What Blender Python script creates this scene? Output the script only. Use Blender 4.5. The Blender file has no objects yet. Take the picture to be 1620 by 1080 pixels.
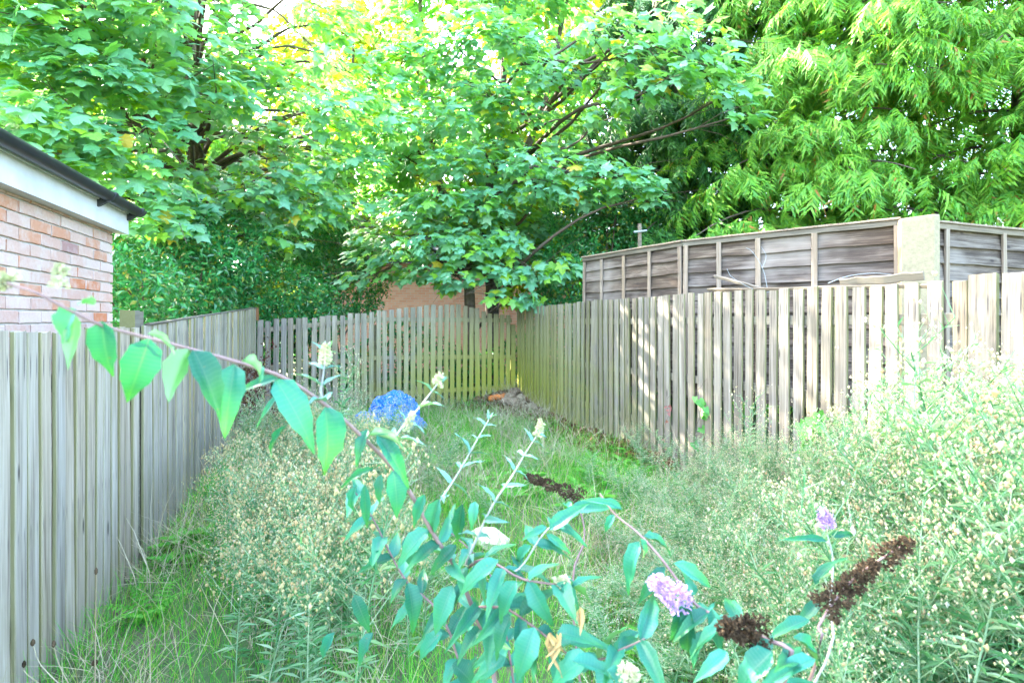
import bpy, math, random
import numpy as np
from mathutils import Vector, Matrix, noise as mnoise

rng = np.random.RandomState(7)
random.seed(7)
S = bpy.context.scene
COL = S.collection

# ------------------------------------------------------------------ camera, sky, sun, exposure
F, H, HOR = 800.0, 1.6, 505.0           # focal length in photo pixels, eye height, horizon row
cam_d = bpy.data.cameras.new('camera')
cam = bpy.data.objects.new('camera', cam_d)
COL.objects.link(cam)
cam.location = (0, 0, H)
cam.rotation_euler = (math.radians(90), 0, 0)
cam_d.sensor_width = 36.0
cam_d.lens = F * 36.0 / 1620.0
cam_d.shift_y = -(540.0 - HOR) / 1620.0
cam_d.clip_start = 0.05
cam_d.clip_end = 1500
cam_d.dof.use_dof = True
cam_d.dof.focus_distance = 3.2
cam_d.dof.aperture_fstop = 3.2
S.camera = cam

SUN_TO = Vector((-0.69, 0.50, 0.65)).normalized()
elev = math.asin(SUN_TO.z)
azim = math.atan2(SUN_TO.x, SUN_TO.y)
world = bpy.data.worlds.new('World')
S.world = world
world.use_nodes = True
wn = world.node_tree
sky = wn.nodes.new('ShaderNodeTexSky')
sky.sky_type = 'NISHITA'
sky.sun_disc = False
sky.sun_elevation = elev
sky.sun_rotation = azim
sky.dust_density = 3.5
wn.links.new(sky.outputs[0], wn.nodes['Background'].inputs[0])
wn.nodes['Background'].inputs[1].default_value = 0.15
sun_d = bpy.data.lights.new('sun', 'SUN')
sun_d.energy = 2.6
sun_d.angle = math.radians(0.5)
sun_d.color = (1.0, 0.93, 0.80)
sun = bpy.data.objects.new('sun', sun_d)
sun.rotation_euler = (-SUN_TO).to_track_quat('-Z', 'Y').to_euler()
COL.objects.link(sun)
S.view_settings.view_transform = 'Standard'
S.view_settings.look = 'None'
S.view_settings.exposure = 4.58
S.view_settings.gamma = 1.0
S.view_settings.use_curve_mapping = False
S.render.engine = 'CYCLES'
S.cycles.max_bounces = 8
S.cycles.diffuse_bounces = 2
S.cycles.transmission_bounces = 4
S.cycles.transparent_max_bounces = 4
S.cycles.sample_clamp_indirect = 8


# ------------------------------------------------------------------ helpers
def at(px, py, Y):
    """the point of the place that lies Y metres ahead on the sight line through a photo pixel"""
    return Vector(((px - 810.0) / F * Y, Y, H + (HOR - py) / F * Y))


def to_px(P):
    P = np.asarray(P)
    return 810 + F * P[..., 0] / P[..., 1], HOR - F * (P[..., 2] - H) / P[..., 1]


def build(name, pieces, mats, parent=None, base=None, smooth=False):
    """pieces: list of (V (n,3), F (m,k), material index) joined into ONE mesh object"""
    me = mesh_of(name, pieces, mats, smooth)
    return place(name, me, parent, base)


def mesh_of(name, pieces, mats, smooth=False):
    Vs, loops, tot, mi, off = [], [], [], [], 0
    for V, Fc, m in pieces:
        V = np.asarray(V, dtype=np.float32).reshape(-1, 3)
        Fc = np.asarray(Fc, dtype=np.int64)
        if len(Fc) == 0:
            continue
        Vs.append(V)
        loops.append((Fc + off).ravel())
        tot.append(np.full(len(Fc), Fc.shape[1], dtype=np.int32))
        mi.append(np.full(len(Fc), m, dtype=np.int32) if np.isscalar(m) else np.asarray(m, dtype=np.int32))
        off += len(V)
    V = np.concatenate(Vs)
    L = np.concatenate(loops).astype(np.int32)
    T = np.concatenate(tot)
    M = np.concatenate(mi)
    me = bpy.data.meshes.new(name)
    me.vertices.add(len(V))
    me.vertices.foreach_set('co', V.ravel())
    me.loops.add(len(L))
    me.loops.foreach_set('vertex_index', L)
    me.polygons.add(len(T))
    st = np.zeros(len(T), dtype=np.int32)
    st[1:] = np.cumsum(T)[:-1]
    me.polygons.foreach_set('loop_start', st)
    me.polygons.foreach_set('material_index', M)
    me.polygons.foreach_set('use_smooth', np.full(len(T), bool(smooth), dtype=bool))
    me.update(calc_edges=True)
    for m in (mats if isinstance(mats, (list, tuple)) else [mats]):
        me.materials.append(m)
    return me


def place(name, me, parent=None, base=None):
    o = bpy.data.objects.new(name, me)
    COL.objects.link(o)
    if parent is not None:
        o.parent = parent
        if base is None:
            o.location = -parent.location
    if base is not None:
        o.location = base
    return o


def thing(name, loc, label, cat, group=None, rz=0.0):
    o = bpy.data.objects.new(name, None)
    COL.objects.link(o)
    o.empty_display_size = 0.1
    o.location = loc
    o.rotation_euler = (0, 0, rz)
    return tag(o, label, cat, group)


def tag(o, label=None, cat=None, group=None, kind=None):
    if label: o['label'] = label
    if cat: o['category'] = cat
    if group: o['group'] = group
    if kind: o['kind'] = kind
    return o


def scatter(V, Fc, R, P):
    """copies of a template: R (N,3,3) columns = axes already scaled, P (N,3)"""
    N, n = len(P), len(V)
    VV = np.einsum('nij,vj->nvi', R, V) + P[:, None, :]
    FF = (Fc[None] + (np.arange(N) * n)[:, None, None]).reshape(-1, Fc.shape[1])
    return VV.reshape(-1, 3), FF


def unit(a):
    return a / np.maximum(np.linalg.norm(a, axis=-1, keepdims=True), 1e-9)


def frames(tip, nrm):
    """rotation matrices with local y along tip and local z near nrm"""
    y = unit(np.asarray(tip, float))
    x = unit(np.cross(y, nrm))
    z = np.cross(x, y)
    return np.stack([x, y, z], axis=-1)


def tube(pts, rad, sides=6, cap=True):
    pts = np.asarray([tuple(p) for p in pts], float)
    n = len(pts)
    rad = np.broadcast_to(np.asarray(rad, float), (n,))
    t = np.gradient(pts, axis=0)
    t = unit(t)
    ref = np.array([0.31, 0.17, 0.93]) if abs(t[:, 2]).mean() < 0.8 else np.array([0.93, 0.31, 0.17])
    a = unit(np.cross(t, ref))
    b = np.cross(t, a)
    ang = np.linspace(0, 2 * np.pi, sides, endpoint=False)
    V = pts[:, None] + rad[:, None, None] * (np.cos(ang)[None, :, None] * a[:, None] + np.sin(ang)[None, :, None] * b[:, None])
    V = V.reshape(-1, 3)
    Fc = []
    for i in range(n - 1):
        for j in range(sides):
            k = (j + 1) % sides
            Fc.append((i * sides + j, i * sides + k, (i + 1) * sides + k, (i + 1) * sides + j))
    return V, np.array(Fc)


def spline(pts, n):
    """Catmull-Rom through the points"""
    p = np.asarray([tuple(q) for q in pts], float)
    p = np.vstack([2 * p[0] - p[1], p, 2 * p[-1] - p[-2]])
    seg = len(p) - 3
    out = []
    for u in np.linspace(0, seg, n):
        i = min(int(u), seg - 1)
        f = u - i
        a, b, c, d = p[i:i + 4]
        out.append(0.5 * (2 * b + (c - a) * f + (2 * a - 5 * b + 4 * c - d) * f * f + (3 * b - a - 3 * c + d) * f ** 3))
    return np.array(out)


def box(x0, x1, y0, y1, z0, z1):
    V = np.array([(x, y, z) for z in (z0, z1) for y in (y0, y1) for x in (x0, x1)], float)
    Fc = np.array([(0, 2, 3, 1), (4, 5, 7, 6), (0, 1, 5, 4), (1, 3, 7, 5), (3, 2, 6, 7), (2, 0, 4, 6)])
    return V, Fc


def plank_mesh(name, length, width, thick, mat, seed, segs=5, axis='z', warp=0.004, unit_len=False, chamfer=0.004):
    """a worn board: octagonal section, a little crooked, ragged ends. Length runs along `axis` from 0."""
    r = np.random.RandomState(seed)
    c = chamfer
    w, t = width / 2, thick / 2
    sec = np.array([(-w + c, -t), (w - c, -t), (w, -t + c), (w, t - c), (w - c, t), (-w + c, t), (-w, t - c), (-w, -t + c)])
    V = []
    for i in range(segs + 1):
        f = i / segs
        k = 1 + r.uniform(-1, 1) * 0.03
        dx, dy = r.uniform(-warp, warp), r.uniform(-warp, warp) * 0.6
        for (a, b) in sec:
            e = 0.0
            if i in (0, segs):
                e = r.uniform(-0.003, 0.003)
            V.append((a * k + dx, b + dy, f * length + e))
    V = np.array(V)
    Fc4 = []
    for i in range(segs):
        for j in range(8):
            k = (j + 1) % 8
            Fc4.append((i * 8 + j, i * 8 + k, i * 8 + 8 + k, i * 8 + 8 + j))
    caps = np.array([[7, 6, 5, 4, 3, 2, 1, 0], [segs * 8 + j for j in range(8)]])
    if axis == 'x':
        V = V[:, [2, 1, 0]] * np.array([1, 1, 1])
    return mesh_of(name, [(V, np.array(Fc4), 0), (V, caps, 0)], mat)


# ------------------------------------------------------------------ materials
def new_mat(name):
    m = bpy.data.materials.new(name)
    m.use_nodes = True
    nt = m.node_tree
    return m, nt, nt.nodes['Principled BSDF'], nt.nodes['Material Output']


class NT:
    def __init__(s, nt): s.nt = nt
    def n(s, t, **kw):
        nd = s.nt.nodes.new(t)
        for k, v in kw.items(): setattr(nd, k, v)
        return nd
    def l(s, a, b): s.nt.links.new(a, b)
    def val(s, sock, v):
        if hasattr(v, 'is_output'): s.l(v, sock)
        else: sock.default_value = v
    def math(s, op, a, b=0.0, c=None, clamp=False):
        nd = s.n('ShaderNodeMath', operation=op); nd.use_clamp = clamp
        s.val(nd.inputs[0], a); s.val(nd.inputs[1], b)
        if c is not None: s.val(nd.inputs[2], c)
        return nd.outputs[0]
    def mix(s, f, a, b, mode='MIX'):
        nd = s.n('ShaderNodeMix', data_type='RGBA', blend_type=mode)
        s.val(nd.inputs[0], f)
        s.val(nd.inputs[6], a if hasattr(a, 'is_output') else (*a, 1))
        s.val(nd.inputs[7], b if hasattr(b, 'is_output') else (*b, 1))
        return nd.outputs[2]
    def noise(s, vec, scale, detail=4, rough=0.6, dist=0.0):
        nd = s.n('ShaderNodeTexNoise')
        if vec is not None: s.l(vec, nd.inputs['Vector'])
        nd.inputs['Scale'].default_value = scale; nd.inputs['Detail'].default_value = detail
        nd.inputs['Roughness'].default_value = rough; nd.inputs['Distortion'].default_value = dist
        return nd.outputs['Fac']
    def ramp(s, f, stops, interp='LINEAR'):
        nd = s.n('ShaderNodeValToRGB'); cr = nd.color_ramp; cr.interpolation = interp
        while len(cr.elements) < len(stops): cr.elements.new(0.5)
        for e, (p, c) in zip(cr.elements, stops):
            e.position = p; e.color = (*c, 1) if not np.isscalar(c) else (c, c, c, 1)
        s.l(f, nd.inputs[0])
        return nd.outputs[0]
    def maprange(s, v, a, b, c=0.0, d=1.0):
        nd = s.n('ShaderNodeMapRange'); nd.clamp = True
        s.l(v, nd.inputs[0])
        for i, x in enumerate((a, b, c, d)): nd.inputs[i + 1].default_value = x
        return nd.outputs[0]
    def scaled(s, vec, sc, offset=None):
        nd = s.n('ShaderNodeMapping')
        s.l(vec, nd.inputs[0]); nd.inputs['Scale'].default_value = sc
        if offset is not None: s.l(offset, nd.inputs['Location'])
        return nd.outputs[0]
    def rnd(s):
        """one random number per leaf / piece, whether it is a mesh island or an object"""
        g = s.n('ShaderNodeNewGeometry'); o = s.n('ShaderNodeObjectInfo')
        return s.math('FRACT', s.math('ADD', g.outputs['Random Per Island'], o.outputs['Random']))


def leaf_mat(name, stops, trans_mul=(1.6, 1.5, 0.5), trans=0.42, rough=0.42, under=None, spec=0.5, vein=0.0, patch=None):
    m, nt, bs, out = new_mat(name)
    N = NT(nt)
    r = N.rnd()
    col = N.ramp(r, stops)
    tc = N.n('ShaderNodeTexCoord')
    geo = N.n('ShaderNodeNewGeometry')
    mott = N.noise(geo.outputs['Position'], 22.0, 3)
    col = N.mix(N.maprange(mott, 0.3, 0.7, 0.0, 0.3), col, N.mix(1.0, col, (0.62, 0.72, 0.55), 'MULTIPLY'))
    if vein:
        w = N.n('ShaderNodeTexWave', wave_type='BANDS', bands_direction='Y')
        w.inputs['Scale'].default_value = 5.0; w.inputs['Distortion'].default_value = 1.2
        N.l(tc.outputs['Object'], w.inputs['Vector'])
        sx = N.n('ShaderNodeSeparateXYZ'); N.l(tc.outputs['Object'], sx.inputs[0])
        mid = N.maprange(N.math('ABSOLUTE', sx.outputs[0]), 0.0, 0.03, 1.0, 0.0)
        vv = N.math('MAXIMUM', N.maprange(w.outputs['Fac'], 0.86, 1.0, 0.0, 0.45), mid)
        col = N.mix(N.math('MULTIPLY', vv, vein), col, (0.28, 0.42, 0.26))
    if vein:
        col = N.mix(N.math('MULTIPLY', N.maprange(sx.outputs[1], .35, 1.0, 0.0, .75), N.maprange(mott, .25, .6, .3, 1.0)), col, (0.05, 0.25, 0.04))  # greener towards the tip: light shining through, painted into the colour
        sp = N.noise(geo.outputs['Position'], 90.0, 2)
        col = N.mix(N.maprange(sp, .70, .76, 0.0, .55), col, (0.16, 0.12, 0.04))
    tcol = N.mix(1.0, col, trans_mul, 'MULTIPLY')
    top = col
    if under is not None:
        top = N.mix(N.math('MULTIPLY', geo.outputs['Backfacing'], 0.75), col, under)
    N.l(top, bs.inputs['Base Color'])
    bs.inputs['Roughness'].default_value = rough
    bs.inputs['Specular IOR Level'].default_value = spec
    tr = N.n('ShaderNodeBsdfTranslucent')
    N.l(tcol, tr.inputs[0])
    mx = N.n('ShaderNodeMixShader'); mx.inputs[0].default_value = trans
    N.l(bs.outputs[0], mx.inputs[1]); N.l(tr.outputs[0], mx.inputs[2])
    N.l(mx.outputs[0], out.inputs[0])
    return m


def plain(name, col, rough=0.7, spec=0.3, var=0.25, scale=30.0, bump=0.0, obj=True):
    m, nt, bs, out = new_mat(name)
    N = NT(nt)
    tc = N.n('ShaderNodeTexCoord')
    f = N.noise(tc.outputs['Object'], scale, 5)
    r = N.rnd()
    k = N.math('ADD', N.maprange(f, 0.25, 0.75, -var, var), N.maprange(r, 0, 1, -var * 0.7, var * 0.7))
    hs = N.n('ShaderNodeHueSaturation')
    hs.inputs['Color'].default_value = (*col, 1)
    N.l(N.math('ADD', k, 1.0), hs.inputs['Value'])
    N.l(hs.outputs[0], bs.inputs['Base Color'])
    bs.inputs['Roughness'].default_value = rough
    bs.inputs['Specular IOR Level'].default_value = spec
    if bump:
        b = N.n('ShaderNodeBump'); b.inputs['Strength'].default_value = bump; b.inputs['Distance'].default_value = 0.01
        N.l(f, b.inputs['Height']); N.l(b.outputs[0], bs.inputs['Normal'])
    return m


def wood_mat(name, dark, mid, light, axis='z', algae=0.0, corner=(0.06, 9.5), nails=False, knots=False, pale_low=False):
    m, nt, bs, out = new_mat(name)
    N = NT(nt)
    tc = N.n('ShaderNodeTexCoord')
    oi = N.n('ShaderNodeObjectInfo')
    geo = N.n('ShaderNodeNewGeometry')
    cx = N.n('ShaderNodeCombineXYZ')
    for i in range(3):
        N.l(N.math('MULTIPLY', oi.outputs['Random'], 37.0 + 11 * i), cx.inputs[i])
    sc = (70, 70, 2.2) if axis == 'z' else (2.2, 70, 60)
    g = N.noise(N.scaled(tc.outputs['Object'], sc, cx.outputs[0]), 1.0, 6, 0.65, 0.4)
    sc2 = (12, 12, 1.6) if axis == 'z' else (1.6, 12, 9)
    b = N.noise(N.scaled(tc.outputs['Object'], sc2, cx.outputs[0]), 1.0, 4, 0.6, 0.8)
    col = N.ramp(N.math('ADD', N.math('MULTIPLY', g, 0.62), N.math('MULTIPLY', b, 0.42)), [(0.32, dark), (0.5, mid), (0.7, light)])
    col = N.mix(1.0, col, N.ramp(oi.outputs['Random'], [(0.0, (0.68, 0.65, 0.60)), (0.3, (1.0, 0.97, 0.93)), (0.55, (0.80, 0.80, 0.82)), (0.8, (1.08, 1.02, 0.94)), (1.0, (0.88, 0.80, 0.70))]), 'MULTIPLY')
    h = N.math('ADD', N.math('MULTIPLY', g, 0.7), N.math('MULTIPLY', b, 0.3))
    if knots:
        v = N.n('ShaderNodeTexVoronoi')
        N.l(N.scaled(tc.outputs['Object'], (4.0, 4.0, 9.0) if axis == 'x' else (9.0, 1.0, 3.0), cx.outputs[0]), v.inputs['Vector'])
        v.inputs['Scale'].default_value = 1.0
        k = N.maprange(v.outputs['Distance'], 0.05, 0.16 if axis == 'x' else 0.10, 1.0, 0.0)
        col = N.mix(N.math('MULTIPLY', k, 0.8), col, (0.012, 0.009, 0.01))
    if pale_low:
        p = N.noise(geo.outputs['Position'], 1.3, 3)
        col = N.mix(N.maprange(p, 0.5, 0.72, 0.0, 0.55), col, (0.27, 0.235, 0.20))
    if nails:
        gx = N.n('ShaderNodeSeparateXYZ'); N.l(tc.outputs['Generated'], gx.inputs[0])
        wob = N.math('MULTIPLY', N.math('SUBTRACT', oi.outputs['Random'], 0.5), 0.12)
        u = N.math('ABSOLUTE', N.math('SUBTRACT', N.math('ABSOLUTE', N.math('SUBTRACT', gx.outputs[0], 0.5)), N.math('ADD', wob, 0.26)))
        a = N.maprange(u, 0.01, 0.05, 1.0, 0.0)
        z = gx.outputs[2]
        zz = N.math('MULTIPLY', N.maprange(z, 0.86, 0.89, 0.0, 1.0), N.maprange(z, 0.92, 0.945, 1.0, 0.0))
        z2 = N.math('MULTIPLY', N.maprange(z, 0.42, 0.45, 0.0, 1.0), N.maprange(z, 0.46, 0.48, 1.0, 0.0))
        col = N.mix(N.math('MULTIPLY', a, N.math('MAXIMUM', zz, N.math('MULTIPLY', z2, 0.6))), col, (0.06, 0.055, 0.055))
    if algae:
        sx = N.n('ShaderNodeSeparateXYZ'); N.l(geo.outputs['Position'], sx.inputs[0])
        dx = N.math('SUBTRACT', sx.outputs[0], corner[0]); dy = N.math('SUBTRACT', sx.outputs[1], corner[1])
        d = N.math('SQRT', N.math('ADD', N.math('MULTIPLY', dx, dx), N.math('MULTIPLY', dy, dy)))
        near = N.maprange(d, 0.3, 4.4, 1.0, 0.0)
        an = N.noise(geo.outputs['Position'], 2.2, 5, 0.7)
        low = N.maprange(sx.outputs[2], 0.5, 1.75, 1.0, 0.15)
        am = N.math('MULTIPLY', N.maprange(N.math('ADD', an, N.math('MULTIPLY', near, 0.5)), 0.5, 0.8, 0.0, 1.0), N.math('MULTIPLY', low, N.math('ADD', N.math('MULTIPLY', near, 1.0), 0.18)))
        fine = N.maprange(g, 0.3, 0.7, 0.65, 1.0)
        col = N.mix(N.math('MULTIPLY', N.math('MULTIPLY', am, fine), algae, clamp=True), col, (0.25, 0.255, 0.03))
        # a grey green bloom on the sawn edges
        sn = N.n('ShaderNodeSeparateXYZ'); N.l(tc.outputs['Normal'], sn.inputs[0])
        edge = N.maprange(N.math('ABSOLUTE', sn.outputs[0]), 0.5, 0.9, 0.0, 0.75)
        col = N.mix(edge, col, (0.15, 0.15, 0.045))
    N.l(col, bs.inputs['Base Color'])
    bs.inputs['Roughness'].default_value = 0.85
    bs.inputs['Specular IOR Level'].default_value = 0.2
    bp = N.n('ShaderNodeBump'); bp.inputs['Strength'].default_value = 0.5; bp.inputs['Distance'].default_value = 0.004
    N.l(h, bp.inputs['Height']); N.l(bp.outputs[0], bs.inputs['Normal'])
    return m


def brick_mat(name, stops, speck=(0.5, 0.42, 0.38)):
    m, nt, bs, out = new_mat(name)
    N = NT(nt)
    tc = N.n('ShaderNodeTexCoord'); geo = N.n('ShaderNodeNewGeometry')
    col = N.ramp(N.rnd(), stops, 'CONSTANT')
    f = N.noise(geo.outputs['Position'], 55.0, 5, 0.7)
    lime = N.noise(geo.outputs['Position'], 9.0, 4, 0.7)
    col = N.mix(N.maprange(f, 0.3, 0.7, 0.0, 0.5), col, N.mix(1.0, col, (0.72, 0.66, 0.64), 'MULTIPLY'))
    col = N.mix(N.maprange(lime, 0.46, 0.7, 0.0, 0.7), col, speck)
    N.l(col, bs.inputs['Base Color'])
    bs.inputs['Roughness'].default_value = 0.9
    bs.inputs['Specular IOR Level'].default_value = 0.15
    b = N.n('ShaderNodeBump'); b.inputs['Strength'].default_value = 0.6; b.inputs['Distance'].default_value = 0.004
    N.l(f, b.inputs['Height']); N.l(b.outputs[0], bs.inputs['Normal'])
    return m


G = lambda r, g, b: (r, g, b)
M = {}
M['sycamore'] = leaf_mat('sycamore_leaf', [(0.0, G(.10, .31, .17)), (0.35, G(.18, .42, .29)), (0.6, G(.22, .45, .28)), (0.75, G(.16, .42, .14)), (0.93, G(.22, .44, .04)), (0.982, G(.24, .42, .03)), (1.0, G(.44, .30, .03))],
                         trans_mul=(1.75, 1.65, 0.45), trans=0.46, rough=0.45, under=G(.15, .33, .10), spec=0.6)
M['sycamore_far'] = leaf_mat('far_sycamore_leaf', [(0.0, G(.10, .24, .02)), (0.5, G(.17, .29, .02)), (0.9, G(.24, .30, .02)), (1.0, G(.36, .28, .03))],
                             trans_mul=(2.0, 1.7, 0.5), trans=0.5, rough=0.45)
M['cedar'] = leaf_mat('cedar_spray', [(0.0, G(.06, .24, .03)), (0.5, G(.14, .37, .035)), (0.92, G(.22, .43, .04)), (0.975, G(.18, .26, .04)), (0.98, G(.34, .17, .03)), (1.0, G(.30, .14, .03))],
                      trans_mul=(1.5, 1.4, 0.5), trans=0.35, rough=0.5, spec=0.4)
M['cedar_dark'] = leaf_mat('dark_conifer_spray', [(0.0, G(.012, .075, .012)), (0.6, G(.03, .13, .02)), (1.0, G(.08, .22, .03))], trans=0.15, rough=0.5, spec=.3)  # darker greens for the left conifer, its shade painted into the colour
M['laurel'] = leaf_mat('hedge_leaf', [(0.0, G(.014, .12, .025)), (0.5, G(.028, .20, .05)), (0.88, G(.06, .30, .08)), (1.0, G(.28, .26, .03))], trans=0.25, rough=0.3, spec=0.6)
M['buddleja'] = leaf_mat('butterfly_bush_leaf', [(0.0, G(.010, .105, .06)), (0.5, G(.018, .17, .115)), (1.0, G(.04, .23, .155))], trans_mul=(1.6, 1.5, 0.35), trans=0.26, rough=0.45,
                         under=G(.20, .34, .13), spec=0.35, vein=0.16)
M['shoot'] = leaf_mat('young_shoot_leaf', [(0.0, G(.07, .21, .16)), (1.0, G(.13, .28, .22))], trans=0.2, rough=0.6)
M['grass'] = leaf_mat('grass_blade', [(0.0, G(.03, .25, .02)), (0.45, G(.07, .38, .03)), (0.78, G(.15, .46, .04)), (0.91, G(.30, .44, .07)), (1.0, G(.46, .42, .18))], trans=0.3, rough=0.6, spec=.2)
M['straw'] = leaf_mat('dry_grass_blade', [(0.0, G(.40, .34, .20)), (0.6, G(.46, .41, .28)), (1.0, G(.30, .22, .12))], trans_mul=(1, 1, .9), trans=0.2, rough=0.7)
M['weed_leaf'] = leaf_mat('weed_leaf', [(0.0, G(.05, .20, .07)), (0.5, G(.17, .33, .175)), (1.0, G(.35, .46, .32))], trans=0.3, rough=0.65, spec=.15)
M['weed_head'] = leaf_mat('weed_seed_head', [(0.0, G(.40, .38, .17)), (0.45, G(.52, .47, .27)), (0.75, G(.56, .51, .37)), (0.9, G(.40, .25, .11)), (1.0, G(.52, .52, .46))], trans_mul=(1, 1, .9), trans=0.3, rough=0.8)
M['tan_head'] = leaf_mat('tan_seed_head', [(0.0, G(.46, .40, .17)), (0.5, G(.56, .48, .25)), (0.85, G(.52, .34, .15)), (1.0, G(.60, .56, .40))], trans_mul=(1, 1, .9), trans=0.3, rough=0.8)
M['dock_leaf'] = leaf_mat('broad_weed_leaf', [(0.0, G(.04, .26, .02)), (1.0, G(.12, .40, .03))], trans=0.3, rough=0.45)
M['bark'] = plain('bark', G(.13, .105, .085), 0.9, 0.2, 0.5, 14.0, 0.8)
M['twig'] = plain('twig', G(.10, .075, .06), 0.9, 0.2, 0.35, 30.0, 0.3)
M['stem_grey'] = plain('downy_stem', G(.26, .27, .24), 0.8, 0.2, 0.2)
M['stem_brown'] = plain('brown_stem', G(.20, .13, .12), 0.75, 0.25, 0.3)
M['seed'] = plain('dry_seed_head', G(.062, .042, .024), 0.9, 0.1, 0.6)
M['bloom'] = plain('lilac_bloom', G(.52, .34, .60), 0.7, 0.2, 0.3)
M['bud'] = plain('pale_bud', G(.46, .48, .27), 0.8, 0.2, 0.25)
M['fence'] = wood_mat('weathered_paling', G(.06, .05, .038), G(.195, .175, .142), G(.34, .315, .27), 'z', algae=1.0, nails=True, knots=True)
M['brightened'] = wood_mat('brightened_paling', G(.10, .08, .058), G(.31, .28, .23), G(.47, .44, .385), 'z', algae=1.0, nails=True, knots=True)  # same paling wood lightened for the left fence, brightness painted into the colour
M['rail'] = wood_mat('weathered_rail', G(.10, .085, .062), G(.20, .18, .135), G(.29, .265, .205), 'x', algae=1.0)
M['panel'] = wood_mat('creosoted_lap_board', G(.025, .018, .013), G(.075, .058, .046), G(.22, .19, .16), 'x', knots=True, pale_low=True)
M['batten'] = wood_mat('sawn_batten', G(.12, .09, .06), G(.22, .175, .13), G(.32, .27, .215), 'z')
M['oldwood'] = wood_mat('grey_old_timber', G(.06, .05, .04), G(.13, .115, .09), G(.22, .20, .16), 'x')
M['concrete'] = plain('concrete_post', G(.22, .185, .115), 0.9, 0.2, 0.22, 35.0, 0.5)
M['brick'] = brick_mat('garden_wall_brick', [(0.0, G(.50, .34, .28)), (0.25, G(.53, .38, .32)), (0.5, G(.48, .31, .25)), (0.66, G(.54, .41, .36)), (0.85, G(.48, .24, .15)), (0.95, G(.46, .18, .09)), (0.985, G(.34, .20, .18))])
M['mortar'] = plain('mortar', G(.44, .41, .37), 0.95, 0.1, 0.18, 60.0, 0.4)
M['fascia'] = plain('painted_fascia', G(.58, .585, .59), 0.55, 0.4, 0.12, 5.0)
M['gutter'] = plain('black_gutter', G(.022, .024, .028), 0.38, 0.5, 0.25, 12.0)
M['slate'] = plain('roof_slate', G(.08, .085, .095), 0.6, 0.4, 0.3)
M['rust'] = plain('rusty_bracket', G(.17, .075, .03), 0.8, 0.3, 0.4, 60.0)
M['stone'] = plain('rubble_stone', G(.25, .18, .115), 0.9, 0.2, 0.45, 18.0, 0.6)
M['orange'] = plain('broken_orange_brick', G(.55, .17, .04), 0.85, 0.2, 0.25, 30.0, 0.5)
M['rag'] = plain('pale_slab', G(.50, .46, .33), 0.8, 0.2, 0.2, 20.0, 0.3)
M['reddock'] = plain('dead_dock', G(.085, .028, .02), 0.85, 0.2, 0.5)
M['reddock_stem'] = plain('dock_stem', G(.20, .15, .03), 0.8, 0.2, 0.4)
M['wither'] = plain('withered_leaf', G(.34, .23, .09), 0.85, 0.2, 0.3)
M['vine_leaf'] = leaf_mat('bindweed_leaf', [(0.0, G(.06, .26, .04)), (1.0, G(.14, .36, .07))], trans=0.35, rough=0.45)
M['redleaf'] = leaf_mat('reddened_leaf', [(0.0, G(.24, .07, .06)), (1.0, G(.32, .13, .10))], trans=0.3)
M['litter'] = plain('dead_leaf', G(.12, .058, .026), 0.9, 0.15, 0.55)
M['wire'] = plain('pale_twig', G(.20, .22, .22), 0.7, 0.3, 0.2)


def tarp_mat():
    m, nt, bs, out = new_mat('blue_plastic')
    N = NT(nt)
    tc = N.n('ShaderNodeTexCoord')
    f = N.noise(tc.outputs['Object'], 6.0, 5)
    N.l(N.ramp(f, [(0.3, G(.008, .11, .46)), (0.7, G(.015, .19, .68))]), bs.inputs['Base Color'])
    bs.inputs['Roughness'].default_value = 0.28
    v = N.n('ShaderNodeTexVoronoi', feature='DISTANCE_TO_EDGE'); v.inputs['Scale'].default_value = 16.0
    N.l(tc.outputs['Object'], v.inputs['Vector'])
    b = N.n('ShaderNodeBump'); b.inputs['Strength'].default_value = 0.7; b.inputs['Distance'].default_value = 0.02
    N.l(v.outputs['Distance'], b.inputs['Height']); N.l(b.outputs[0], bs.inputs['Normal'])
    return m


def ground_mat():
    m, nt, bs, out = new_mat('garden_soil')
    N = NT(nt)
    geo = N.n('ShaderNodeNewGeometry')
    a = N.noise(geo.outputs['Position'], 1.1, 5, 0.65)
    f = N.noise(geo.outputs['Position'], 24.0, 6, 0.7)
    soil = N.ramp(f, [(0.25, G(.06, .045, .03)), (0.55, G(.14, .105, .07)), (0.8, G(.25, .20, .14))])
    green = N.ramp(f, [(0.25, G(.03, .075, .02)), (0.6, G(.07, .14, .04)), (0.85, G(.15, .20, .08))])
    N.l(N.mix(N.maprange(a, 0.38, 0.55, 0.0, 1.0), soil, green), bs.inputs['Base Color'])
    bs.inputs['Roughness'].default_value = 0.95
    b = N.n('ShaderNodeBump'); b.inputs['Strength'].default_value = 0.8; b.inputs['Distance'].default_value = 0.03
    N.l(f, b.inputs['Height']); N.l(b.outputs[0], bs.inputs['Normal'])
    return m


def far_brick_mat():
    m, nt, bs, out = new_mat('far_brickwork')
    N = NT(nt)
    tc = N.n('ShaderNodeTexCoord')
    mp = N.n('ShaderNodeMapping'); mp.inputs['Rotation'].default_value = (math.radians(90), 0, 0)
    N.l(tc.outputs['Object'], mp.inputs[0])
    br = N.n('ShaderNodeTexBrick')
    N.l(mp.outputs[0], br.inputs['Vector'])
    br.inputs['Scale'].default_value = 1.0
    br.inputs['Brick Width'].default_value = 0.225; br.inputs['Row Height'].default_value = 0.075
    br.inputs['Mortar Size'].default_value = 0.006
    br.inputs['Color1'].default_value = (.50, .19, .13, 1); br.inputs['Color2'].default_value = (.58, .28, .21, 1)
    br.inputs['Mortar'].default_value = (.42, .36, .32, 1)
    N.l(br.outputs['Color'], bs.inputs['Base Color'])
    bs.inputs['Roughness'].default_value = 0.9
    return m


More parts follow.
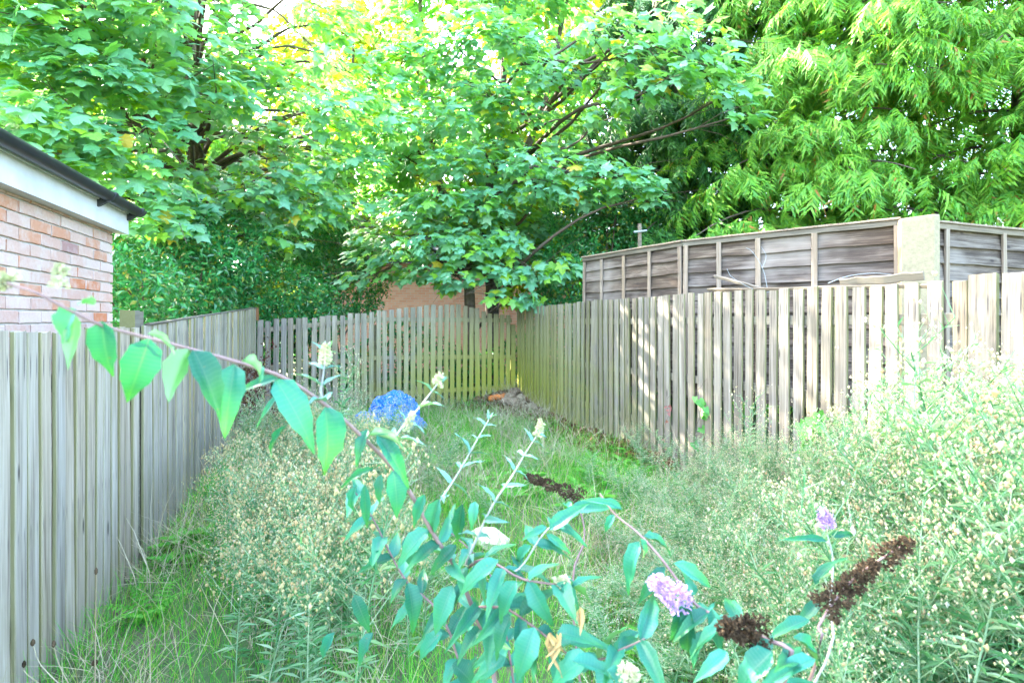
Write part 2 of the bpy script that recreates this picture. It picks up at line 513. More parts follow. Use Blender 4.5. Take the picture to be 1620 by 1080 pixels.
# ------------------------------------------------------------------ plan of the garden
BL, BR = Vector((-4.15, 8.2)), Vector((0.06, 9.5))          # back corners


def left_x(Y): return -2.42 - 0.346 * (Y - 3.2)
def right_x(Y): return 0.06 + 0.425 * (9.5 - Y)
def back_y(X): return 8.2 + (X + 4.15) * (1.3 / 4.21)


def ground_z(X, Y):
    X = np.asarray(X, float); Y = np.asarray(Y, float)
    z = 0.20 * np.exp(-(((X - 0.0) / 0.75) ** 2 + ((Y - 9.35) / 0.55) ** 2))
    z = z + 0.03 * np.sin(X * 2.1 + 0.7) * np.sin(Y * 1.7) + 0.015 * np.sin(X * 5.3) * np.cos(Y * 4.1 + X)
    far = np.clip((np.hypot(X, Y - 6) - 40) / 100, 0, 1)
    return z * (1 - far)


gx = np.unique(np.concatenate([np.linspace(-8, 10, 150), -8 - np.geomspace(0.5, 300, 25), 10 + np.geomspace(0.5, 300, 25)]))
gy = np.unique(np.concatenate([np.linspace(-2, 14, 140), -2 - np.geomspace(0.5, 100, 15), 14 + np.geomspace(0.5, 500, 30)]))
XX, YY = np.meshgrid(gx, gy)
GV = np.stack([XX, YY, ground_z(XX, YY)], -1).reshape(-1, 3)
nx = len(gx)
ii, jj = np.meshgrid(np.arange(nx - 1), np.arange(len(gy) - 1))
q = (jj * nx + ii).ravel()
GF = np.stack([q, q + 1, q + nx + 1, q + nx], -1)
tag(build('ground', [(GV, GF, 0)], ground_mat(), smooth=True), kind='structure')

# ------------------------------------------------------------------ paling fences
PALES = {}


def pale_variants(width, thick, mat='fence'):
    key = (width, thick, mat)
    if key not in PALES:
        PALES[key] = [plank_mesh('paling', 1.0, width * random.uniform(0.93, 1.05), thick, M[mat], 100 + k, warp=0.0025) for k in range(7)]
    return PALES[key]


def paling_fence(root, A, B, pitch, width, thick, top, bottom, side, rails, wobble=0.010, mat='fence'):
    """palings nailed on the garden side of rails; `side` = +1 when the garden lies to the left of A->B"""
    d = (B - A); L = d.length; d = d / L
    nrm = Vector((-d.y, d.x)) * side
    yaw = math.atan2(d.y, d.x)
    n = int(L / pitch)
    vs = pale_variants(width, thick, mat)
    for i in range(n + 1):
        s = i * pitch + random.uniform(-0.006, 0.006)
        if s > L: break
        p = A + d * s
        zt, zb = top(s / L) + random.uniform(-wobble, wobble), bottom(s / L, p)
        o = place('paling', random.choice(vs), root)
        o.location = Vector((p.x + nrm.x * random.uniform(-.003, .003), p.y + nrm.y * random.uniform(-.003, .003), zb)) - root.location
        o.rotation_euler = (random.gauss(0, .004), random.gauss(0, .0055), yaw + random.gauss(0, .02) + (math.pi if random.random() < .5 else 0))
        o.scale = (random.uniform(.93, 1.04), 1, zt - zb)
    for f0, f1, z0, z1 in rails:
        a, b = A + d * (L * f0) - nrm * (thick / 2 + 0.024), A + d * (L * f1) - nrm * (thick / 2 + 0.024)
        ln = (b - a).length
        me = plank_mesh('rail', math.hypot(ln, z1 - z0), 0.075, 0.038, M['rail'], int(ln * 997) + int(z0 * 100), segs=8, axis='x', warp=0.004)
        o = place('rail', me, root)
        o.location = Vector((a.x, a.y, z0)) - root.location
        o.rotation_euler = (0, -math.atan2(z1 - z0, ln), yaw)


def fence_post(root, p, z1, w=0.095, yaw=0.0, mat='rail', z0=-0.05):
    dp = .032 if mat == 'fence' else w
    V, Fc = box(-w / 2, w / 2, -dp / 2, dp / 2, 0, z1 - z0)
    V[4:, 2] += np.array([0, .004, .008, .003])
    o = place('post', mesh_of('post', [(V, Fc, 0)], M['fence'] if mat == 'fence' else M[mat]), root)
    o.location = Vector((p.x, p.y, z0)) - root.location
    o.rotation_euler = (0, 0, yaw)
    return o


def lerp_pts(pts):
    xs = [p[0] for p in pts]; ys = [p[1] for p in pts]
    return lambda t: float(np.interp(t, xs, ys))


# left fence (garden lies to the right of near->far)
LN, LF = Vector((left_x(1.0), 1.0)), Vector((left_x(8.2), 8.2))
lf = thing('paling_fence', (LN.x, LN.y, 0), 'grey close-set paling fence running along the left past the brick outbuilding', 'fence', 'paling fences enclosing the garden')
gz = lambda t, p: float(ground_z(p.x, p.y)) - 0.02
mid = (3.35 - 1.0) / 7.2
PM = LN.lerp(LF, mid)
paling_fence(lf, LN, PM - (LF - LN).normalized() * 0.05, 0.104, 0.087, 0.021, lerp_pts([(0, 1.55), (1, 1.545)]), gz, -1, [(0, 1, .35, .35), (0, 1, 1.3, 1.3)], mat='brightened')
paling_fence(lf, PM + (LF - LN).normalized() * 0.10, LF, 0.104, 0.087, 0.021, lerp_pts([(0, 1.555), (.55, 1.68), (1, 1.785)]), gz, -1, [(0, 1, .35, .4), (0, 1, 1.3, 1.5)], wobble=.004, mat='brightened')
yl = math.atan2((LF - LN).y, (LF - LN).x)
offs = Vector((-(LF - LN).normalized().y, (LF - LN).normalized().x))
fence_post(lf, PM + (LF - LN).normalized() * 0.0 + offs * .05, 1.655, .085, yl)
fence_post(lf, PM + (LF - LN).normalized() * 0.10 + offs * .05, 1.65, .07, yl)
fence_post(lf, LF + offs * 0.05, 1.79, .09, yl)
V, Fc = box(-.035, .035, -.012, .012, -.10, .10)
o = place('bracket', mesh_of('bracket', [(V, Fc, 0)], M['rust']), lf)
o.location = Vector((LF.x + .02, LF.y - .03, 1.68)) - lf.location
o.rotation_euler = (0, 0, .3)
# moss-dulled capping lath on the second bay
a = PM + (LF - LN).normalized() * .15
me = plank_mesh('capping', (LF - a).length, 0.035, 0.016, M['oldwood'], 5, segs=10, axis='x', warp=.003)
o = place('capping', me, lf)
o.location = Vector((a.x, a.y, 1.565)) - lf.location
o.rotation_euler = (math.pi / 2, -math.atan2(0.225, (LF - a).length), yl)

# back fence
A = BL + (BR - BL).normalized() * 0.05
bf = thing('paling_fence', (A.x, A.y, 0), 'open paling fence across the back, with wide gaps and green algae near the corner', 'fence', 'paling fences enclosing the garden')
top_b = lerp_pts([(0, 1.575), (.22, 1.64), (.45, 1.755), (.68, 1.86), (.80, 1.86), (.86, 1.76), (.94, 1.67), (1, 1.68)])
bot_b = lambda t, p: float(ground_z(p.x, p.y)) - 0.01 + (0.05 if .5 < t < .9 else 0)
paling_fence(bf, A, BR - (BR - BL).normalized() * .06, 0.117, 0.087, 0.02, top_b, bot_b, -1,
             [(0, .42, 1.42, 1.60), (.42, 1, 1.60, 1.58), (0, .42, .80, .93), (.42, 1, .93, .90), (0, 1, .28, .33)], wobble=.018)
for t in (.42, 1.0):
    p = A.lerp(BR, t); fence_post(bf, p + Vector((-.05, .12)), 1.5, .09, 0.3)

# right fence
RN, RF = Vector((right_x(1.6), 1.6)), Vector((0.10, 9.42))
dr = (RF - RN).normalized(); nr = Vector((-dr.y, dr.x))
YP = 3.02                                                        # where the broad post stands
tp = (YP - 1.6) / (RF.y - 1.6)
PP = RN.lerp(RF, tp)
rf = thing('paling_fence', (RN.x, RN.y, 0), 'tall pale grey paling fence along the right with a loose lath lying on top', 'fence', 'paling fences enclosing the garden')
top_r = lerp_pts([(0, 1.835), (.3, 1.865), (.6, 1.86), (.85, 1.82), (1, 1.78)])
bot_r = lambda t, p: float(ground_z(p.x, p.y)) - 0.01
paling_fence(rf, PP + dr * .13, RF, 0.121, 0.089, 0.021, top_r, bot_r, 1, [(0, 1, .40, .38), (0, 1, 1.0, .92), (0, 1, 1.60, 1.55)], wobble=.009)
paling_fence(rf, PP - dr * .137, RN, 0.131, 0.118, 0.024, lambda t: 1.86, bot_r, -1, [(0, 1, .38, .40), (0, 1, 1.60, 1.60)], wobble=.006)
fence_post(rf, PP + nr * .0, 1.865, .135, math.atan2(dr.y, dr.x), 'fence')
for t in (.30, .62, .9):
    p = RN.lerp(RF, t); fence_post(rf, p - nr * .11, 1.74, .09, math.atan2(dr.y, dr.x))

# ------------------------------------------------------------------ neighbour's lap-panel fence behind, on higher ground
CP = Vector((at(1448, 343, 4.45).x, 4.45))
P2 = Vector((at(1082, 383, 5.75).x, 5.75))
P3 = Vector((at(924, 408, 7.35).x, 7.35))
P0 = Vector((at(1640, 364, 4.92).x, 4.92))
ZT = 2.485


def lap_panel(label, A, B, zt0, zt1, battens, z_low=0.75):
    d = B - A; L = d.length; d = d / L
    yaw = math.atan2(d.y, d.x)
    out = Vector((d.y, -d.x))                                       # towards the garden
    if out.y > 0: out = -out
    root = thing('fence_panel', (A.x, A.y, z_low), label, 'fence panel', 'dark lap-board panels of the upper fence')
    sl = -math.atan2(zt1 - zt0, L)
    nb = 11
    step = (zt0 - 0.03 - z_low) / nb
    for k in range(nb):
        me = plank_mesh('board', L - .01, step + 0.035, 0.011, M['panel'], 900 + k + int(L * 100), segs=12, axis='x', warp=.005)
        o = place('board', me, root)
        z = z_low + step * (k + .5)
        p = A + d * .005 + out * 0.0
        o.location = Vector((p.x, p.y, z)) - root.location
        o.rotation_euler = (math.radians(10) * (-1 if out.dot(Vector((math.sin(yaw), -math.cos(yaw)))) > 0 else +1), sl, yaw)
    for t in battens:
        w = .05
        me = plank_mesh('batten', zt0 - z_low - .05, w, .022, M['batten'], int(t * 1000) + int(L * 100), segs=4, axis='z', warp=.003)
        o = place('batten', me, root)
        p = A + d * (L * t) + out * .026
        o.location = Vector((p.x, p.y, z_low)) - root.location
        o.rotation_euler = (0, 0, yaw)
    for dz, w, th, off in ((-.025, .05, .02, .024), (.012, .075, .02, .012)):
        me = plank_mesh('capping', L, w, th, M['batten'] if dz > 0 else M['oldwood'], int(L * 1000) + int(w * 1000), segs=10, axis='x', warp=.003)
        o = place('capping', me, root)
        p = A + out * off
        o.location = Vector((p.x, p.y, zt0 + dz)) - root.location
        o.rotation_euler = (math.pi / 2 if dz > 0 else 0, sl, yaw)
    return root


dCP2 = (P2 - CP).normalized()
lap_panel('longest dark lap panel, left of the concrete post, with a sunlit patch', CP + dCP2 * .10, P2, ZT, ZT - .01, (.012, .34, .60, .80, .985))
lap_panel('far dark lap panel with four battens, nearest the trees', P2, P3, ZT - .01, ZT, (.02, .28, .53, .77, .98))
lap_panel('short lap panel with a reddish top rail, right of the concrete post', CP + (P0 - CP).normalized() * .10, P0 + (P0 - CP).normalized() * 1.0, ZT - .03, ZT - .06, (.10, .40, .88))
dk = place('post', mesh_of('post', [(*box(-.06, .06, -.06, .06, 0, 2.43), 0)], M['panel']), None)
dk.location = (P0.x - .02, P0.y - .02, 0); dk.name = 'timber_post'
tag(dk, 'dark brown timber post at the right end of the upper fence', 'post')

# concrete post with recessed sides and a weathered cap
V, Fc = [], []
sec = np.array([(-.14, -.10), (.085, -.10), (.14, -.04), (.14, .10), (-.14, .10)])
lev = [(0, 1.0), (2.46, 1.0), (2.482, .985), (2.487, .96)]
for z, k in lev:
    for a_, b_ in sec * k: V.append((a_, b_, z + (0.01 * a_ / .115 if z > 2.4 else 0)))
for i in range(3):
    for j in range(5):
        k = (j + 1) % 5; Fc.append((i * 5 + j, i * 5 + k, i * 5 + 5 + k, i * 5 + 5 + j))
o = build('concrete_post', [(np.array(V), np.array(Fc), 0), (np.array(V), np.array([[15, 16, 17, 18, 19]]), 0)], M['concrete'])
o.location = (CP.x, CP.y - .03, 0); o.rotation_euler = (0, 0, -.42)
tag(o, 'broad pale concrete post between two dark lap panels', 'post')

# stake with a crosspiece behind the far lap panel
sp = at(1012, 388, 7.0)
st = thing('garden_stake', (sp.x, sp.y, .6), 'thin wooden stake with tied crosspiece poking up behind the upper fence', 'stake')
zz = at(1012, 354, 7.0).z
V, Fc = tube([(0, 0, 0), (.01, 0, 1.0), (0, 0, zz - .6)], [.03, .03, .026], 5)
place('shaft', mesh_of('shaft', [(V, Fc, 0)], M['oldwood']), st, Vector((0, 0, 0)))
V, Fc = tube([(-.09, -.035, zz - .72), (.09, -.035, zz - .70)], .013, 5)
place('crosspiece', mesh_of('crosspiece', [(V, Fc, 0)], M['wire']), st, Vector((0, 0, 0)))


# loose timber lying on top of the right fence
def lath(label, a, b, w, t, seed, mat='oldwood', name='loose_lath'):
    a, b = Vector(a), Vector(b); d = b - a; ln = d.length
    me = plank_mesh(name, ln, w, t, M[mat], seed, segs=9, axis='x', warp=.006)
    o = place(name, me)
    o.location = a
    o.rotation_euler = (0.35, -math.asin(d.z / ln), math.atan2(d.y, d.x))
    return tag(o, label, 'timber')


def rtop(px, dz=0.0):
    u = (px - 810) / F; Y = 4.0975 / (u + .425)
    return Y


lath('long thin grey lath lying along the top of the right fence', at(1120, 459, rtop(1120) + .02), at(1490, 452, rtop(1490) + .02), .028, .022, 31)
lath('short broken stick crossing the long lath at a slant', at(1130, 437, rtop(1130) + .14), at(1216, 459, rtop(1216) + .05), .03, .022, 32)
lath('split brown plank resting behind the long lath beside the concrete post', at(1330, 447, rtop(1330) + .10), at(1462, 436, rtop(1462) + .14), .06, .02, 33)
tw = thing('bare_branch', at(1210, 440, rtop(1210) + .12), 'pale bare forked twig caught on top of the right fence', 'twig')
Z0 = Vector((0, 0, 0))
tb = Vector(tw.location)
pcs = []
for pts in ([(1215, 462), (1207, 425), (1190, 398), (1180, 392)], [(1206, 424), (1212, 405), (1204, 390)], [(1240, 455), (1205, 462), (1160, 440), (1150, 425)], [(1310, 448), (1340, 437), (1380, 432), (1410, 434)]):
    P = spline([at(x, y, rtop(1210) + .10 + .02 * i - (.5 if x > 1300 else 0)) - tb for i, (x, y) in enumerate(pts)], 9)
    place('branchlet', mesh_of('branchlet', [(*tube(P, np.linspace(.0035, .0018, 9), 4), 0)], M['wire']), tw, Z0)

# ------------------------------------------------------------------ brick outbuilding on the left
def wall_x(Y): return -3.08 - 0.352 * (Y - 3.9)


WC = Vector((wall_x(3.9), 3.9))                                    # far corner
WN = Vector((wall_x(1.2), 1.2))
dw = (WN - WC).normalized(); Lw = (WN - WC).length
ow = Vector((-dw.y, dw.x))
if ow.x < 0: ow = -ow                                              # outward, towards the garden
yw = math.atan2(dw.y, dw.x)
ZE = 2.29
sh = thing('brick_outbuilding', (WC.x, WC.y, 0), 'pale weathered brick outbuilding with white fascia and black gutter at the left edge', 'building', rz=0)
back = -ow
# core of mortar, 10 mm behind the brick faces
p = [WC + ow * -.012 + dw * .012, WN + ow * -.012, WN + back * 3.0, WC + back * 3.0 + dw * .012]
V = np.array([(a.x, a.y, z) for z in (0, ZE + .1) for a in p]) - np.array([WC.x, WC.y, 0])
Fc = np.array([(0, 1, 5, 4), (1, 2, 6, 5), (2, 3, 7, 6), (3, 0, 4, 7), (4, 5, 6, 7), (3, 2, 1, 0)])
wl = place('wall', mesh_of('wall', [(V, Fc, 0)], M['mortar']), sh, Z0)
variants = []
for k in range(6):
    r = np.random.RandomState(50 + k)
    me = plank_mesh('brick', .215, .065, .10, M['brick'], 60 + k, segs=3, axis='x', warp=.0018, chamfer=.003)
    variants.append(me)
half = [plank_mesh('brick', .1025, .065, .10, M['brick'], 80 + k, segs=2, axis='x', warp=.0015, chamfer=.003) for k in range(3)]
rest = []
course = .075
for c in range(int(ZE / course) + 1):
    z = c * course + .038
    if z > ZE: break
    s = 0.0
    first = (c % 2 == 1)
    while s < Lw:
        hf = first; first = False
        ln = .1025 if hf else .215
        p = WC + dw * s + ow * (-.05 + random.uniform(-.0025, .0025))
        rot = (random.gauss(0, .006), random.gauss(0, .004), yw + random.gauss(0, .004))
        pp = WC + dw * (s + ln / 2)
        pxx, pyy = to_px(np.array([pp.x, pp.y, z]))
        loc = Vector((p.x - WC.x, p.y - WC.y, z))
        if -45 < pxx and pyy < 545 and z > 1.4:
            o = place('brick', random.choice(half if hf else variants), wl, loc)
            o.rotation_euler = rot
        else:
            V, Fc = box(0, ln, -.05, .05, -.0325, .0325)
            R = np.array(Matrix.Rotation(yw, 3, 'Z'))
            rest.append((V @ R.T + np.array(loc), Fc, 0))
        s += ln + .010
# end face bricks, toward the hedge
yb = math.atan2(back.y, back.x)
for c in range(int(ZE / course) + 1):
    z = c * course + .038
    if z > ZE: break
    s = .1025 + .01 if c % 2 == 0 else .225
    while s < 2.8:
        V, Fc = box(0, .215, -.05, .05, -.0325, .0325)
        pb = back * s - dw * (-.05)
        R = np.array(Matrix.Rotation(yb, 3, 'Z'))
        rest.append((V @ R.T + np.array((pb.x, pb.y, z)), Fc, 0))
        s += .225
o = place('brickwork', mesh_of('brickwork', rest, M['brick']), wl, Z0)
tag(o, kind='stuff')


def along(a0, a1, prof, zs=0.0):
    """extrude a (out, z) profile along the wall from distance a0 to a1 (negative = beyond the corner)"""
    V = []
    for s in (a0, a1):
        for (u, z) in prof:
            q_ = dw * s + ow * u
            V.append((q_.x, q_.y, z + zs))
    n = len(prof)
    Fc = [(j, (j + 1) % n, n + (j + 1) % n, n + j) for j in range(n)]
    return np.array(V), np.array(Fc), np.array([list(range(n)), list(range(2 * n - 1, n - 1, -1))])


V, Fc, cap = along(-.085, Lw, [(-.005, ZE - .02), (.075, ZE - .02), (.075, ZE + .165), (-.005, ZE + .165)])
place('fascia', mesh_of('fascia', [(V, Fc, 0), (V, cap, 0)], M['fascia']), sh, Z0)
V, Fc, cap = along(-.09, Lw, [(.077, ZE + .135), (.088, ZE + .135), (.088, ZE + .175), (.077, ZE + .175)])
place('drip_strip', mesh_of('drip_strip', [(V, Fc, 0), (V, cap, 0)], M['fascia']), sh, Z0)
prof = [(.135 + .050 * math.cos(a), ZE + .180 + .052 * math.sin(a)) for a in np.linspace(math.pi, 2 * math.pi, 9)] + \
       [(.135 + .046 * math.cos(a), ZE + .182 + .048 * math.sin(a)) for a in np.linspace(2 * math.pi, math.pi, 9)]
V, Fc, cap = along(-.13, Lw, prof)
gu = place('gutter', mesh_of('gutter', [(V, Fc, 0)], M['gutter'], True), sh, Z0)
endp = [(.135 + .050 * math.cos(a), ZE + .182 + .046 * math.sin(a)) for a in np.linspace(math.pi, 2 * math.pi, 9)]
V, Fc, cap = along(-.135, -.12, endp)
place('stop_end', mesh_of('stop_end', [(V, Fc, 0), (V, cap, 0)], M['gutter']), gu, Z0)
for s in (.47, -.06, 2.2):
    pr = [(.135 + .056 * math.cos(a), ZE + .180 + .058 * math.sin(a)) for a in np.linspace(math.pi, 2 * math.pi, 9)] + [(.188, ZE + .188), (.082, ZE + .188)]
    V, Fc, cap = along(s - .02, s + .02, pr)
    V2, Fc2, cap2 = along(s - .012, s + .012, [(.076, ZE + .085), (.09, ZE + .09), (.16, ZE + .14), (.076, ZE + .14)])
    place('gutter_bracket', mesh_of('gutter_bracket', [(V, Fc, 0), (V, cap, 0), (V2, Fc2, 0), (V2, cap2, 0)], M['gutter']), gu, Z0)
V, Fc, cap = along(-.14, Lw, [(.105, ZE + .168), (.105, ZE + .188), (-1.6, ZE + .80), (-3.2, ZE + .24), (-3.2, ZE + .21), (-1.6, ZE + .75)])
place('roof', mesh_of('roof', [(V, Fc, 0), (V, cap, 0)], M['slate']), sh, Z0)

# ------------------------------------------------------------------ brick building seen beyond the back fence
ho = thing('brick_house', (-2.0, 15.0, 0), 'sunlit red brick building glimpsed beyond the back fence between the trees', 'building')
V, Fc = box(-4.2, 3.6, 0, 5, 0, 3.4)
wl2 = place('wall', mesh_of('wall', [(V, Fc, 0)], far_brick_mat()), ho, Z0)
V = np.array([(-4.4, -.3, 3.35), (3.8, -.3, 3.35), (3.8, 2.5, 5.2), (-4.4, 2.5, 5.2), (3.8, 5.3, 3.35), (-4.4, 5.3, 3.35)], float)
Fc = np.array([(0, 1, 2, 3), (3, 2, 4, 5)])
V2 = V - np.array([0, 0, .12])
place('roof', mesh_of('roof', [(V, Fc, 0), (V2, Fc[:, ::-1], 0)], M['slate']), ho, Z0)

# ------------------------------------------------------------------ leaf shapes
def sycamore_leaf(seed):
    r = np.random.RandomState(seed)
    half_pts = [(0.05, 0.02), (0.24, -0.10), (0.40, -0.02), (0.50, 0.12), (0.36, 0.22), (0.44, 0.34), (0.56, 0.42), (0.58, 0.58), (0.42, 0.60), (0.24, 0.56), (0.27, 0.72), (0.17, 0.84), (0.10, 0.94)]
    right = [(x * r.uniform(.88, 1.1), y + r.uniform(-.03, .03)) for x, y in half_pts]
    left = [(-x * r.uniform(.88, 1.1), y + r.uniform(-.03, .03)) for x, y in half_pts][::-1]
    pts = right + [(0.0, 1.03)] + left
    cen = (0.0, 0.33)
    V = [(cen[0], cen[1], 0.05)]
    for x, y in pts:
        z = -0.30 * (x * x) - 0.22 * max(0, y - .3) ** 2 + r.uniform(-.025, .025)
        V.append((x, y, z))
    n = len(pts)
    Fc = [(0, 1 + i, 1 + (i + 1) % n) for i in range(n)]
    return np.array(V), np.array(Fc)


def simple_leaf(ratio=0.45, fold=0.12, curve=0.15):
    h = ratio / 2
    V = np.array([(0, 0, 0), (h, .35, fold), (0, .4, 0), (-h, .35, fold), (h * .75, .7, fold * .5 - curve * .5), (0, 1, -curve), (-h * .75, .7, fold * .5 - curve * .5), (0, .7, -curve * .4)], float)
    Fc = np.array([(0, 1, 2), (0, 2, 3), (1, 4, 2), (2, 4, 7), (2, 7, 6), (2, 6, 3), (4, 5, 7), (7, 5, 6)])
    return V, Fc


def lobed_leaf(seed):
    r = np.random.RandomState(seed)
    pts = [(0, 0), (.40, -.04), (.36, .20), (.58, .50), (.25, .56), (.0, 1.0), (-.25, .56), (-.58, .50), (-.36, .20), (-.40, -.04)]
    V = [(0, .33, .05)] + [(x * r.uniform(.9, 1.1), y + r.uniform(-.04, .04), -.3 * x * x - .22 * max(0, y - .3) ** 2 + r.uniform(-.03, .03)) for x, y in pts]
    return np.array(V), np.array([(0, 1 + i, 1 + (i + 1) % 10) for i in range(10)])


def kite(ratio, fold=.1, curve=.15):
    return np.array([(0, 0, 0), (ratio / 2, .42, fold), (0, 1, -curve), (-ratio / 2, .42, fold)], float), np.array([(0, 1, 2), (0, 2, 3)])


def far_leaf(seed):
    r = np.random.RandomState(seed)
    V = np.array([(0, 0, .05), (.52, .30, -.06), (.24, .58, -.02), (0, 1, -.15), (-.24, .58, -.02), (-.52, .30, -.06)]) + r.uniform(-.05, .05, (6, 3))
    return V, np.array([(0, 1, 2), (0, 2, 3), (0, 3, 4), (0, 4, 5)])


FARL = [far_leaf(k) for k in range(5)]
SYC = [sycamore_leaf(k) for k in range(6)]
LOB = [lobed_leaf(40 + k) for k in range(6)]


def foliage_tree(root, leaf_templates, P, R, mat, n_parts, part_name, stuff_name='foliage', cheap=None):
    """the n_parts leaves that show largest become objects of their own, the rest one mesh"""
    px, py = to_px(P)
    d = np.linalg.norm(P - np.array([0, 0, H]), axis=1)
    size = np.linalg.norm(R[:, :, 1], axis=1) / d
    ok = (px > -10) & (px < 1630) & (py > -10) & (py < 560) & (P[:, 1] > .5)
    score = np.where(ok, size, -1)
    order = np.argsort(-score)
    pick = order[:n_parts][score[order[:n_parts]] > 0]
    base = np.array(root.location)
    tms = [mesh_of(part_name, [(V, Fc, 0)], mat) for V, Fc in leaf_templates]
    kind = rng.randint(0, len(leaf_templates), len(P))
    for i in pick:
        o = place(part_name, tms[kind[i]], root, Z0)
        m4 = Matrix([[*R[i][0], P[i][0] - base[0]], [*R[i][1], P[i][1] - base[1]], [*R[i][2], P[i][2] - base[2]], [0, 0, 0, 1]])
        o.matrix_basis = m4
    mask = np.ones(len(P), bool); mask[pick] = False
    pcs = []
    for k, (V, Fc) in enumerate(cheap or leaf_templates):
        sel = mask & (kind == k)
        if sel.any():
            VV, FF = scatter(V, Fc, R[sel], P[sel] - base)
            pcs.append((VV, FF, 0))
    o = place(stuff_name, mesh_of(stuff_name, pcs, mat), root, Z0)
    tag(o, kind='stuff')


def clumps_in(ells, n, mind):
    """clump centres inside a union of ellipsoids, kept apart"""
    out = []
    tries = 0
    while len(out) < n and tries < n * 60:
        tries += 1
        c, r = ells[rng.randint(len(ells))]
        v = rng.normal(size=3); v /= np.linalg.norm(v)
        p = np.array(c) + v * np.array(r) * rng.uniform(.45, 1.0) ** .5
        if all(np.linalg.norm((p - q) * np.array([1, 1, 1.5])) > mind for q in out):
            out.append(p)
    return out


def clump_leaves(cl, rad, n, size, center, flat=0.5, droop=0.55):
    """leaves of one leafy bough: an outer skin of shingled blades facing up and out"""
    Ps, Rs = [], []
    for c, r, k in zip(cl, rad, n):
        c = np.asarray(c, float)
        v = unit(rng.normal(size=(k, 3)))
        rr = rng.uniform(.25, 1.0, (k, 1)) ** .45
        p = c + v * rr * np.array([r, r, r * flat])
        p[:, 2] -= 0.25 * (np.linalg.norm(p[:, :2] - c[:2], axis=1) ** 2) / max(r, .1)
        out = unit(np.concatenate([(p[:, :2] - np.asarray(center)[None, :2]), np.zeros((k, 1))], 1))
        loc = unit(v * np.array([1, 1, .2]))
        nrm = unit(np.array([0, -.22, .62]) + .62 * out + .35 * loc + rng.normal(size=(k, 3)) * .30)
        tip = unit(.75 * out + .55 * loc + np.array([0, 0, -droop]) + rng.normal(size=(k, 3)) * .35)
        R = frames(tip, nrm)
        s = size * rng.uniform(.55, 1.15, k)
        Ps.append(p); Rs.append(R * s[:, None, None])
    return np.concatenate(Ps), np.concatenate(Rs)


def limbs_to(trunk, targets, r0=0.05, sides=5):
    pcs = []
    T = np.asarray(trunk, float)
    for t in targets:
        t = np.asarray(t)
        below = T[T[:, 2] < t[2] + .3]
        if len(below) == 0: below = T[:1]
        d = np.linalg.norm(below - t, axis=1) - .25 * below[:, 2] + rng.uniform(0, 1.6, len(below))
        s = below[np.argmin(d)]
        L = np.linalg.norm(t - s)
        m1 = s * .6 + t * .4 + np.array([0, 0, .10 * L]) + rng.normal(size=3) * .07 * L
        m2 = s * .25 + t * .75 + np.array([0, 0, .08 * L]) + rng.normal(size=3) * .05 * L
        P = spline([s, m1, m2, t], 9)
        r = min(r0, .012 + .012 * L)
        V, Fc = tube(P, np.linspace(r, .006, 9), sides)
        pcs.append((V, Fc, 0))
        for _ in range(4):
            e = t + rng.normal(size=3) * np.array([.45, .45, .25])
            V, Fc = tube([P[6], (P[6] + e) / 2 + np.array([0, 0, .05]), e], [.008, .006, .003], 3)
            pcs.append((V, Fc, 0))
    return pcs


def sycamore(label, trunks, ells, nclump, mind, extra, size, per, n_parts, mat='sycamore', group=None, trunk_r=.13, rr=(.45, .8), name='sycamore_tree', gap=False):
    base = trunks[0][0]
    root = thing(name, (base[0], base[1], 0), label, 'tree', group)
    bb = np.array([base[0], base[1], 0])
    curves = []
    for tp in trunks:
        P = spline(tp, 16)
        P[:, :2] += rng.normal(size=(16, 2)) * .02
        curves.append(P)
        V, Fc = tube(P, np.linspace(trunk_r, trunk_r * .3, 16), 10)
        place('trunk', mesh_of('trunk', [(V - bb, Fc, 0)], M['bark'], True), root, Z0)
    allp = np.concatenate(curves)
    cl = clumps_in(ells, nclump, mind)
    rad = list(rng.uniform(rr[0], rr[1], len(cl)))
    for e in extra:
        cl.append(np.array(at(*e[:3]))); rad.append(e[3])
    n = [int(per * (r / .6) ** 2) for r in rad]
    P, R = clump_leaves(cl, rad, n, size, allp.mean(0))
    if gap:
        gx_, gy_ = to_px(P)                       # a thin place in the crown through which the trunk shows
        hid = (np.abs(gx_ - 312) < 17) & (((gy_ > -60) & (gy_ < 105)) | ((gy_ > 190) & (gy_ < 268))) & (rng.uniform(0, 1, len(P)) < .9)
        P, R = P[~hid], R[~hid]
    pcs = limbs_to(allp, cl)
    place('limbs', mesh_of('limbs', [(V - bb, Fc, m) for V, Fc, m in pcs], M['twig'], True), root, Z0)
    foliage_tree(root, SYC, P, R, M[mat], n_parts, 'leaf', cheap=LOB if n_parts else FARL + FARL[:1])
    return root


